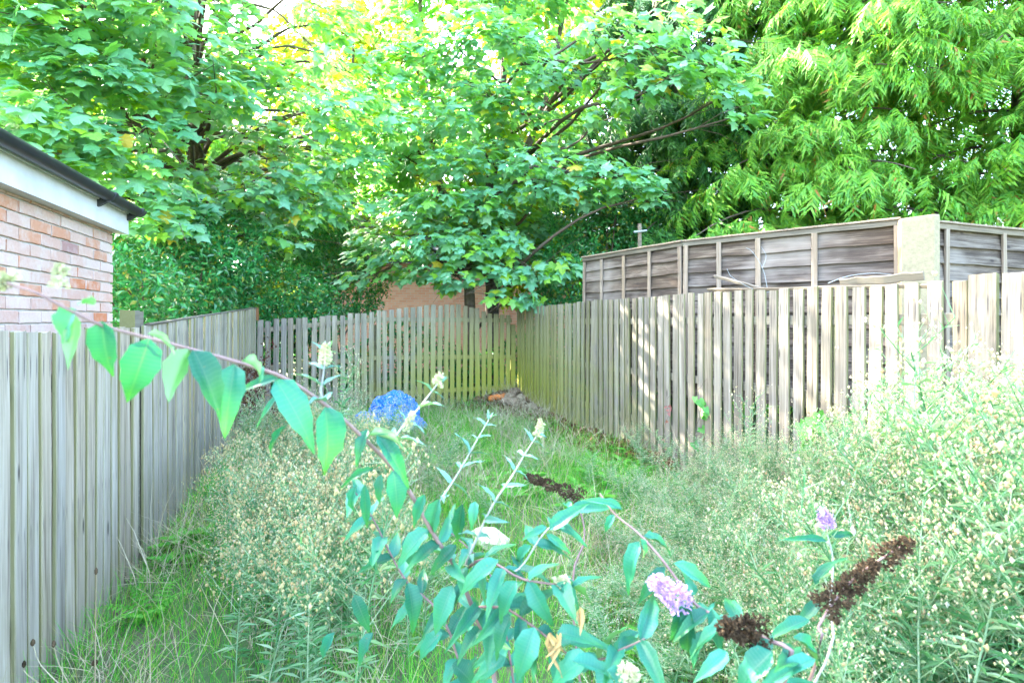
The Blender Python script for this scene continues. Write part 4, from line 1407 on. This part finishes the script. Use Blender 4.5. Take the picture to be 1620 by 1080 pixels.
stem([(737, 892, 1.33), (746, 870, 1.33), (779, 799, 1.34), (807, 758, 1.38), (832, 715, 1.42), (852, 685, 1.46)], .004, .0014, 'stem_grey', .05, young=True, size=.082)
stem([(730, 905, 1.33), (767, 884, 1.27), (820, 913, 1.2), (862, 922, 1.18), (884, 924, 1.17)], .004, .002, 'stem_brown', .07, size=.10)
stem([(800, 905, 1.23), (824, 897, 1.24), (860, 844, 1.30), (905, 803, 1.36)], .0032, .0016, 'stem_grey', .07, size=.10)
stem([(748, 960, 1.36), (790, 960, 1.28), (815, 970, 1.22), (856, 1000, 1.15), (905, 1040, 1.1)], .004, .002, 'stem_brown', .06, size=.12)
D = stem([BASE + Vector((.30, -.12, 0)), (1235, 1090, 1.05), (1211, 1010, 1.08), (1122, 969, 1.16), (1096, 950, 1.18), (1051, 889, 1.22), (1011, 844, 1.26), (973, 813, 1.30), (949, 780, 1.34)], .0055, .002, 'stem_brown', .07, 30, size=.11, upto=.8, start=.2)
stem([BASE + Vector((.55, .05, 0)), (1300, 1060, 1.35), (1312, 960, 1.42), (1318, 890, 1.46), (1309, 845, 1.48)], .004, .0018, 'stem_grey', None, 16)
stem([BASE + Vector((.62, -.02, 0)), (1290, 1050, 1.15), (1295, 990, 1.2), (1345, 920, 1.24), (1400, 880, 1.26), (1432, 860, 1.28)], .004, .002, 'stem_brown', None, 16)
stem([BASE + Vector((.25, .1, 0)), (905, 950, 1.6), (925, 850, 1.72), (905, 790, 1.8), (835, 752, 1.86)], .004, .002, 'stem_brown', None, 16)

stem([BASE + Vector((-.06, .06, 0)), (715, 1010, 1.55), (640, 915, 1.55), (590, 820, 1.52), (560, 775, 1.5)], .0045, .002, 'stem_brown', .075, 24, size=.115, start=.2)
stem([BASE + Vector((.05, .12, 0)), (800, 1000, 1.6), (770, 900, 1.65), (700, 830, 1.66)], .0045, .002, 'stem_brown', .075, 20, size=.12, start=.25)
stem([BASE + Vector((.12, -.10, 0)), (900, 1090, 1.2), (960, 1040, 1.12), (1020, 1010, 1.08)], .004, .002, 'stem_brown', .06, 16, size=.11, start=.55)
# leaves read off the photograph: base, tip, width in px, depth, facing (1 = upper side to us)
LV = [((118, 488), (84, 548), 56, .73, 1), ((120, 500), (105, 572), 26, .74, 0), ((162, 508), (166, 592), 52, .76, 1), ((236, 536), (203, 634), 64, .80, 1), ((298, 552), (257, 624), 46, .86, 0), ((306, 553), (354, 644), 52, .87, 1),
      ((372, 577), (352, 678), 54, .92, 1), ((383, 572), (434, 584), 26, .91, 0), ((234, 528), (290, 545), 20, .79, 0), ((436, 600), (500, 698), 58, .97, 1), ((514, 642), (529, 750), 62, 1.04, 1), ((447, 620), (403, 667), 13, 1.05, 1),
      ((455, 672), (413, 718), 13, 1.1, 1), ((440, 598), (378, 612), 22, .97, 1), ((582, 680), (558, 730), 24, 1.12, 1), ((597, 687), (648, 757), 32, 1.12, 1), ((582, 688), (650, 690), 22, 1.13, 0), ((150, 482), (118, 470), 22, .73, 0),
      ((591, 742), (536, 762), 15, 1.18, 1), ((604, 750), (595, 797), 20, 1.18, 1), ((622, 744), (634, 813), 44, 1.17, 1), ((577, 766), (580, 838), 20, 1.19, 1), ((565, 768), (549, 815), 20, 1.2, 1), ((672, 782), (650, 833), 22, 1.22, 1),
      ((694, 789), (673, 858), 34, 1.26, 1), ((731, 797), (719, 864), 26, 1.28, 1), ((752, 793), (745, 833), 20, 1.3, 1), ((678, 838), (624, 886), 38, 1.28, 1), ((722, 862), (680, 902), 24, 1.3, 1), ((790, 886), (720, 934), 34, 1.2, 1),
      ((716, 926), (684, 1000), 40, 1.3, 1), ((645, 922), (662, 994), 36, 1.34, 1), ((818, 919), (781, 980), 38, 1.17, 1), ((808, 972), (777, 1037), 32, 1.2, 1), ((846, 992), (815, 1075), 48, 1.12, 1), ((869, 838), (924, 793), 28, 1.3, 1),
      ((864, 844), (905, 874), 15, 1.29, 1), ((864, 832), (830, 850), 15, 1.3, 1), ((840, 862), (809, 890), 20, 1.26, 1), ((881, 922), (927, 960), 24, 1.15, 1), ((881, 1000), (944, 1008), 30, 1.1, 1), ((932, 1038), (866, 1076), 52, 1.05, 1),
      ((716, 1050), (758, 1080), 42, 1.35, 1), ((984, 806), (934, 783), 18, 1.31, 1), ((1012, 856), (983, 932), 36, 1.24, 1), ((972, 814), (954, 840), 16, 1.3, 1), ((1018, 848), (1067, 860), 20, 1.26, 1), ((1012, 852), (1028, 884), 16, 1.24, 1),
      ((1066, 890), (1134, 926), 28, 1.2, 1), ((1052, 896), (1009, 950), 24, 1.23, 1), ((1093, 950), (1060, 1022), 34, 1.16, 1), ((1092, 962), (1081, 1050), 34, 1.15, 1), ((1126, 962), (1141, 1034), 26, 1.14, 1), ((1120, 1000), (1085, 1050), 26, 1.13, 1),
      ((1222, 1030), (1160, 1084), 48, 1.03, 1), ((1290, 1042), (1196, 1080), 32, 1.02, 1), ((1254, 1008), (1312, 1038), 28, 1.1, 1), ((1280, 980), (1218, 998), 26, 1.18, 1), ((1290, 924), (1320, 878), 20, 1.4, 1), ((1308, 856), (1246, 847), 13, 1.48, 1),
      ((1312, 850), (1360, 840), 13, 1.48, 1), ((1296, 950), (1262, 985), 22, 1.3, 1), ((1100, 940), (1085, 910), 18, 1.2, 1), ((905, 1045), (985, 1062), 34, 1.02, 1), ((800, 1040), (745, 1072), 30, 1.25, 1), ((960, 1060), (1010, 1090), 34, 1.0, 1),
      ((640, 850), (655, 900), 26, 1.42, 1), ((600, 870), (585, 915), 24, 1.45, 1), ((560, 940), (585, 1000), 26, 1.5, 1), ((590, 1000), (560, 1050), 24, 1.5, 1), ((530, 1000), (500, 1045), 22, 1.55, 1),
      ((700, 1000), (655, 1040), 30, 1.4, 1), ((820, 1005), (850, 1060), 34, 1.15, 1), ((905, 930), (940, 905), 16, 1.16, 1), ((1010, 1000), (960, 1035), 26, 1.2, 1), ((1150, 1030), (1105, 1070), 30, 1.05, 1)]
for (b, t_, w, Y0, up) in LV:
    p0 = np.array(at(*b, Y0)); dY = rng.uniform(-.045, .02)
    p1 = np.array(at(*t_, Y0 + dY))
    d = p1 - p0; L = np.linalg.norm(d); d = d / L
    view = unit(np.array([0, 0, H]) - p0)
    nn = unit(view * .75 + np.array([0, 0, .7]) + rng.normal(size=3) * .16)
    if not up: nn = -unit(view * .6 - np.array([0, 0, .5]) + rng.normal(size=3) * .1)
    bleaf(p0, d, nn, L * 1.1, w * .80 / F * Y0)

# flower spikes, buds and dry heads
def spike(name, p0, p1, r0, n, mat, size, seed, fluffy=True):
    r = np.random.RandomState(seed)
    p0, p1 = np.array(p0), np.array(p1)
    t = unit(p1 - p0); a = unit(np.cross(t, [.3, .8, .2])); b = np.cross(t, a)
    u = r.uniform(0, 1, n); az = r.uniform(0, 6.283, n)
    rad = r0 * (1 - .55 * u) * np.sqrt(r.uniform(.2, 1, n)) * (.75 + .5 * (np.sin(u * 25) > 0))
    dirs = np.cos(az)[:, None] * a + np.sin(az)[:, None] * b
    P = p0 + (p1 - p0) * u[:, None] + dirs * rad[:, None]
    V = np.array([(-.35, 0, 0), (.35, 0, 0), (.28, 1, .1), (-.28, 1, -.1), (0, 1.05, .5), (0, .1, -.4)], float)
    Fc = np.array([(0, 1, 2), (0, 2, 3), (5, 4, 2), (5, 3, 4)])
    R = frames(dirs + t * .5 + r.normal(size=(n, 3)) * .4, r.normal(size=(n, 3))) * (size * r.uniform(.6, 1.2, n))[:, None, None]
    VV, FF = scatter(V, Fc, R, P - bb)
    V2, F2 = tube([p0 - bb, p1 - bb], [.002, .001], 4)
    place(name, mesh_of(name, [(VV, FF, 0), (V2, F2, 0)], M[mat]), bu, Z0)


spike('flower_spike', at(1078, 950, 1.17), at(1032, 918, 1.14), .025, 600, 'bloom', .0085, 1)
spike('flower_spike', at(1311, 832, 1.48), at(1300, 806, 1.48), .017, 260, 'bloom', .0085, 2)
spike('seed_head', at(1206, 1000, 1.08), at(1140, 992, 1.06), .026, 900, 'seed', .008, 3)
spike('seed_head', at(1298, 965, 1.22), at(1386, 890, 1.25), .028, 1100, 'seed', .008, 4)
spike('seed_head', at(1392, 885, 1.26), at(1440, 856, 1.28), .024, 500, 'seed', .008, 5)
spike('seed_head', at(925, 788, 1.74), at(832, 752, 1.86), .022, 800, 'seed', .008, 6)
spike('flower_bud', at(640, 682, 1.18), at(655, 652, 1.18), .008, 110, 'bud', .006, 7)
spike('flower_bud', at(882, 926, 1.17), at(897, 917, 1.16), .012, 150, 'bud', .008, 8)
spike('flower_bud', at(690, 610, 1.26), at(697, 592, 1.27), .010, 90, 'bud', .008, 9)
spike('flower_bud', at(514, 575, 1.06), at(516, 545, 1.08), .010, 120, 'bud', .007, 10)
spike('flower_bud', at(982, 1070, .98), at(1006, 1064, .97), .014, 150, 'bud', .009, 11)
spike('flower_bud', at(850, 690, 1.46), at(856, 666, 1.47), .010, 90, 'bud', .008, 12)
spike('flower_bud', at(95, 455, .71), at(96, 420, .71), .007, 70, 'bud', .006, 13)
spike('flower_bud', at(10, 450, .69), at(0, 440, .69), .014, 90, 'bud', .008, 14)
# withered leaves hanging on the lower stem
for b, t_ in (((872, 1000), (862, 1050)), ((880, 1002), (884, 1055)), ((868, 1000), (895, 1040)), ((918, 960), (922, 1000)), ((875, 1004), (872, 1062)), ((886, 1000), (876, 1045)), ((915, 965), (910, 995))):
    p0, p1 = np.array(at(*b, 1.08)), np.array(at(*t_, 1.07))
    me = mesh_of('withered_leaf', [(*budd_leaf(int(p0[0] * 1000) % 50 + 60, True), 0)], M['wither'], True)
    o = place('withered_leaf', me, bu, Z0)
    d = p1 - p0; L = np.linalg.norm(d)
    A3 = frames(d[None], rng.normal(size=(1, 3)))[0] * np.array([.018, L, L])
    q_ = p0 - bb
    o.matrix_basis = Matrix([[*A3[0], q_[0]], [*A3[1], q_[1]], [*A3[2], q_[2]], [0, 0, 0, 1]])

# ------------------------------------------------------------------ blue plastic sheeting
def crumple(name, label, loc, rad, seed, sub=5):
    import bmesh
    bm = bmesh.new()
    bmesh.ops.create_icosphere(bm, subdivisions=sub, radius=1.0)
    for v in bm.verts:
        p = v.co.copy()
        f = 0.0
        for k, (s_, a_) in enumerate(((1.1, .14), (2.4, .15), (5.0, .085), (10, .03))):
            n_ = mnoise.noise(p * s_ + Vector((seed * 7.1 + k, seed, 3.3 * k)))
            f += a_ * (1 - 2.2 * abs(n_))
        v.co = p * (0.88 + f)
        if v.co.z < -.45: v.co.z = -.45 + (v.co.z + .45) * .1
        v.co.x *= rad[0]; v.co.y *= rad[1]; v.co.z = (v.co.z + .45) * rad[2] / 1.45
    me = bpy.data.meshes.new(name)
    bm.to_mesh(me); bm.free()
    me.materials.append(TARP)
    o = place(name, me)
    o.location = loc
    return tag(o, label, 'plastic sheet', 'blue plastic heaped by the back fence')


TARP = tarp_mat()
c = at(622, 662, 7.7)
crumple('plastic_sheet', 'crumpled bright blue plastic sheet heaped against the back fence', (c.x, c.y, 0), (.33, .30, .46), 1)
c = at(575, 668, 7.5)
crumple('plastic_sheet', 'smaller scrap of blue plastic half hidden in weeds, left of the big blue heap', (c.x, c.y, 0), (.17, .15, .22), 2, 4)
c = at(650, 672, 7.3)
crumple('plastic_sheet', 'low fold of blue plastic lying in front of the big blue heap', (c.x, c.y, 0), (.20, .16, .20), 3, 4)


# ------------------------------------------------------------------ rubble in the corner
def rock(name, loc, rad, mat, seed, label, cat, group=None, jag=.25):
    import bmesh
    bm = bmesh.new()
    bmesh.ops.create_icosphere(bm, subdivisions=2, radius=1.0)
    for v in bm.verts:
        n_ = mnoise.noise(v.co * 1.2 + Vector((seed * 5.7, 1, 2))); n2 = mnoise.noise(v.co * 3 + Vector((seed, 4, 2)))
        v.co *= 1 + jag * n_ * 1.6 + .1 * n2
        v.co = Vector((v.co.x * rad[0], v.co.y * rad[1], v.co.z * rad[2]))
    me = bpy.data.meshes.new(name); bm.to_mesh(me); bm.free(); me.materials.append(M[mat])
    o = place(name, me); o.location = loc; o.rotation_euler = (rng.uniform(-.4, .4), rng.uniform(-.4, .4), rng.uniform(0, 6))
    return tag(o, label, cat, group)


STONES = [(814, 634, 9.1, .105, 'topmost brownish stone of the rubble heap, beside the leaning timber offcut'), (806, 642, 8.95, .09, 'rounded stone in the middle of the rubble heap, right of the orange brick'),
          (824, 643, 8.9, .08, 'pale stone at the foot of the leaning timber offcut'), (812, 653, 8.7, .10, 'broad stone at the front of the rubble heap'), (840, 660, 8.45, .09, 'outlying stone right of the rubble heap, against the right fence'),
          (799, 652, 8.8, .07, 'small stone at the left front of the rubble heap, below the orange brick'), (828, 652, 8.65, .075, 'stone between the broad front stone and the right fence')]
for k, (px, py, Y, s_, lab) in enumerate(STONES):
    p = at(px, py, Y); s_ *= 1.3; p.z = float(ground_z(p.x, p.y)) + s_ * .62 + .03
    rock('stone', p, (s_, s_ * .8, s_ * .7), 'stone', k, lab, 'stone', 'rubble stones in the back corner')
for (px, py, w, lab) in ((778, 639, .07, 'left one of the three orange brick pieces beside the corner rubble'), (788, 639, .078, 'largest orange brick piece, middle of the three beside the corner rubble'), (797, 638, .06, 'orange brick piece touching the corner rubble, right of the other two')):
    p = at(px, py, 9.0); p.z = float(ground_z(p.x, p.y)) + .10
    rock('brick_fragment', p, (w * 1.2, .065, .06), 'orange', px, lab, 'brick', 'orange brick fragments in the corner', .12)
lath('short weathered timber offcut leaning on the rubble in the back corner', at(834, 645, 8.95), at(818, 626, 9.15), .09, .06, 71, 'oldwood', 'timber_offcut')
p = at(776, 862, 3.55); p.z = float(ground_z(p.x, p.y)) + .06
rock('pale_stone', p, (.15, .10, .05), 'rag', 77, 'flat pale cream stone lying in the grass behind the butterfly bush', 'stone')


# ------------------------------------------------------------------ dead dock, climbers, fern, grass stalk
def dock(label, X, Y, h, seed):
    r = np.random.RandomState(seed)
    root = thing('dead_dock', (X, Y, float(ground_z(X, Y))), label, 'plant', 'dead brown docks by the left fence')
    sp_, lf_ = [], []
    V, Fc = simple_leaf(.6, .2, .2)
    for k in range(7):
        az = r.uniform(0, 6.28); lean = r.uniform(.05, .35)
        e = np.array([math.cos(az) * lean * h, math.sin(az) * lean * h, h * r.uniform(.75, 1.05)])
        C = spline([(0, 0, 0), e * np.array([.35, .35, .5]), e], 8)
        sp_.append((*tube(C, np.linspace(.006, .002, 8), 4), 0))
        n = 130
        u = r.uniform(.4, 1.0, n); P = np.stack([np.interp(u, np.linspace(0, 1, 8), C[:, i]) for i in range(3)], 1) + r.normal(size=(n, 3)) * .035
        R = frames(r.normal(size=(n, 3)), r.normal(size=(n, 3))) * r.uniform(.018, .042, n)[:, None, None]
        lf_.append((*scatter(V, Fc, R, P), 0))
        for _ in range(5):
            q_ = C[r.randint(3, 7)]; e2 = q_ + r.normal(size=3) * .10 + np.array([0, 0, .06])
            sp_.append((*tube([q_, e2], [.003, .0015], 3), 0))
            P = q_ + (e2 - q_) * r.uniform(0, 1, (24, 1)) + r.normal(size=(24, 3)) * .02
            R = frames(r.normal(size=(24, 3)), r.normal(size=(24, 3))) * r.uniform(.018, .036, 24)[:, None, None]
            lf_.append((*scatter(V, Fc, R, P), 0))
    place('stalks', mesh_of('stalks', sp_, M['reddock_stem']), root, Z0)
    place('seed_heads', mesh_of('seed_heads', lf_, M['reddock']), root, Z0)


dock('tall dead dock with dark red-brown seed stalks at the left fence end', at(398, 0, 6.4).x, 6.4, 1.3, 1)
dock('dead dock with reddish seed heads right of the tall one', at(450, 0, 6.0).x, 6.0, .72, 2)
dock('lowest dead dock, a dark clump among the fleabane', at(425, 0, 5.3).x, 5.3, .42, 3)


def climber(label, pts, n_leaf, size, mat, seed, stem_mat='twig'):
    r = np.random.RandomState(seed)
    b = at(*pts[0])
    root = thing('climbing_bindweed', b, label, 'climber')
    q0 = np.array(b)
    C = spline([at(*p) for p in pts], 20) - q0
    C += r.normal(size=C.shape) * .008
    place('stem', mesh_of('stem', [(*tube(C, np.linspace(.004, .002, 20), 4), 0)], M[stem_mat]), root, Z0)
    V = np.array([(0, .0, 0), (.28, -.18, .02), (.42, .1, .03), (.22, .55, 0), (0, 1, -.12), (-.22, .55, 0), (-.42, .1, .03), (-.28, -.18, .02), (0, .4, -.05)], float)
    Fc = np.array([(8, i, (i + 1) % 8) for i in range(8)])
    me = mesh_of('leaf', [(V, Fc, 0)], M[mat])
    for k in range(n_leaf):
        p = C[r.randint(1, 20)] + r.normal(size=3) * .02
        d = np.array([r.normal() * .7, -.5, -.7 + r.normal() * .3]); nn = np.array([-.4, -.8, .5]) + r.normal(size=3) * .35
        A3 = frames(d[None], nn[None])[0] * size * r.uniform(.6, 1.15)
        o = place('leaf', me, root, Z0)
        o.matrix_basis = Matrix([[*A3[0], p[0]], [*A3[1], p[1] - .03], [*A3[2], p[2]], [0, 0, 0, 1]])


def rfence_pt(px, py, off=.05):
    u = (px - 810) / F; Y = 4.0975 / (u + .425)
    return (px, py, Y - off)


climber('slim bindweed with small green leaves climbing the middle of the right fence', [rfence_pt(x, y) for x, y in ((1098, 705), (1104, 670), (1112, 640), (1100, 625), (1118, 600))], 13, .10, 'vine_leaf', 1)
climber('large heart-leaved bindweed on the right fence above the fleabane', [rfence_pt(x, y, .12) for x, y in ((1262, 770), (1266, 730), (1280, 700), (1272, 670), (1296, 655))], 12, .16, 'vine_leaf', 2)
climber('thin climber with reddened leaves on the right fence, left of the bindweed', [rfence_pt(x, y) for x, y in ((1050, 715), (1048, 690), (1058, 655), (1055, 640), (1066, 615))], 9, .042, 'redleaf', 3)

fx = at(232, 985, 2.75)
fz = float(ground_z(fx.x, fx.y))
fern = thing('small_fern', (fx.x, fx.y, fz), 'small light green fern growing in the grass at lower left', 'fern')
pcs = []
Lv, LvF = simple_leaf(.4, .05, .1)
for k in range(6):
    az = k * 1.05 + .4
    d = np.array([math.cos(az), math.sin(az), 0])
    C = np.array([d * .24 * u + np.array([0, 0, .26 * u - .16 * u * u]) for u in np.linspace(0, 1, 12)])
    side_ = np.array([-d[1], d[0], 0])
    for i in range(1, 12):
        for sd in (-1, 1):
            R = frames((side_ * sd + d * .35)[None], np.array([[0, 0, 1.0]]))[0] * (.075 * (1.05 - i / 12))
            pcs.append((Lv @ R.T + C[i], LvF, 0))
    V, Fc = tube(C, np.linspace(.003, .001, 12), 3)
    place('frond', mesh_of('frond', pcs + [(V, Fc, 0)], M['dock_leaf']), fern, Z0); pcs = []

gs = at(150, 1080, 2.0)
gst = thing('dry_stalk', (gs.x, gs.y, 0.0), 'dry beige plantain stalks with dark heads against the near left fence', 'plant')
for k, (x0, y0, x1, y1, r_) in enumerate(((150, 1100, 152, 905, .006), (90, 1100, 52, 1018, .008), (110, 1100, 85, 1020, .007), (165, 1100, 150, 1050, .011), (60, 1090, 38, 1052, .007))):
    a, b = at(x0, y0, 2.05), at(x1, y1, 2.05)
    C = spline([Vector((gs.x + rng.normal() * .03, gs.y, 0)), (a + b) / 2, b], 8) - np.array(gst.location)
    place('stalk', mesh_of('stalk', [(*tube(C, np.linspace(.0028, .0015, 8), 4), 0)], M['straw']), gst, Z0)
    hd = C[-1]
    V, Fc = tube([hd + np.array([0, 0, z]) for z in (-.008, 0, .012, .02)], [.003, r_, r_ * .9, .002], 6)
    place('seed_head', mesh_of('seed_head', [(V, Fc, 0)], M['seed']), gst, Z0)
print('objects', len(bpy.data.objects), 'tris', sum(sum(max(0, 1) for _ in ()) + len(m.loops) - 2 * len(m.polygons) for m in bpy.data.meshes))
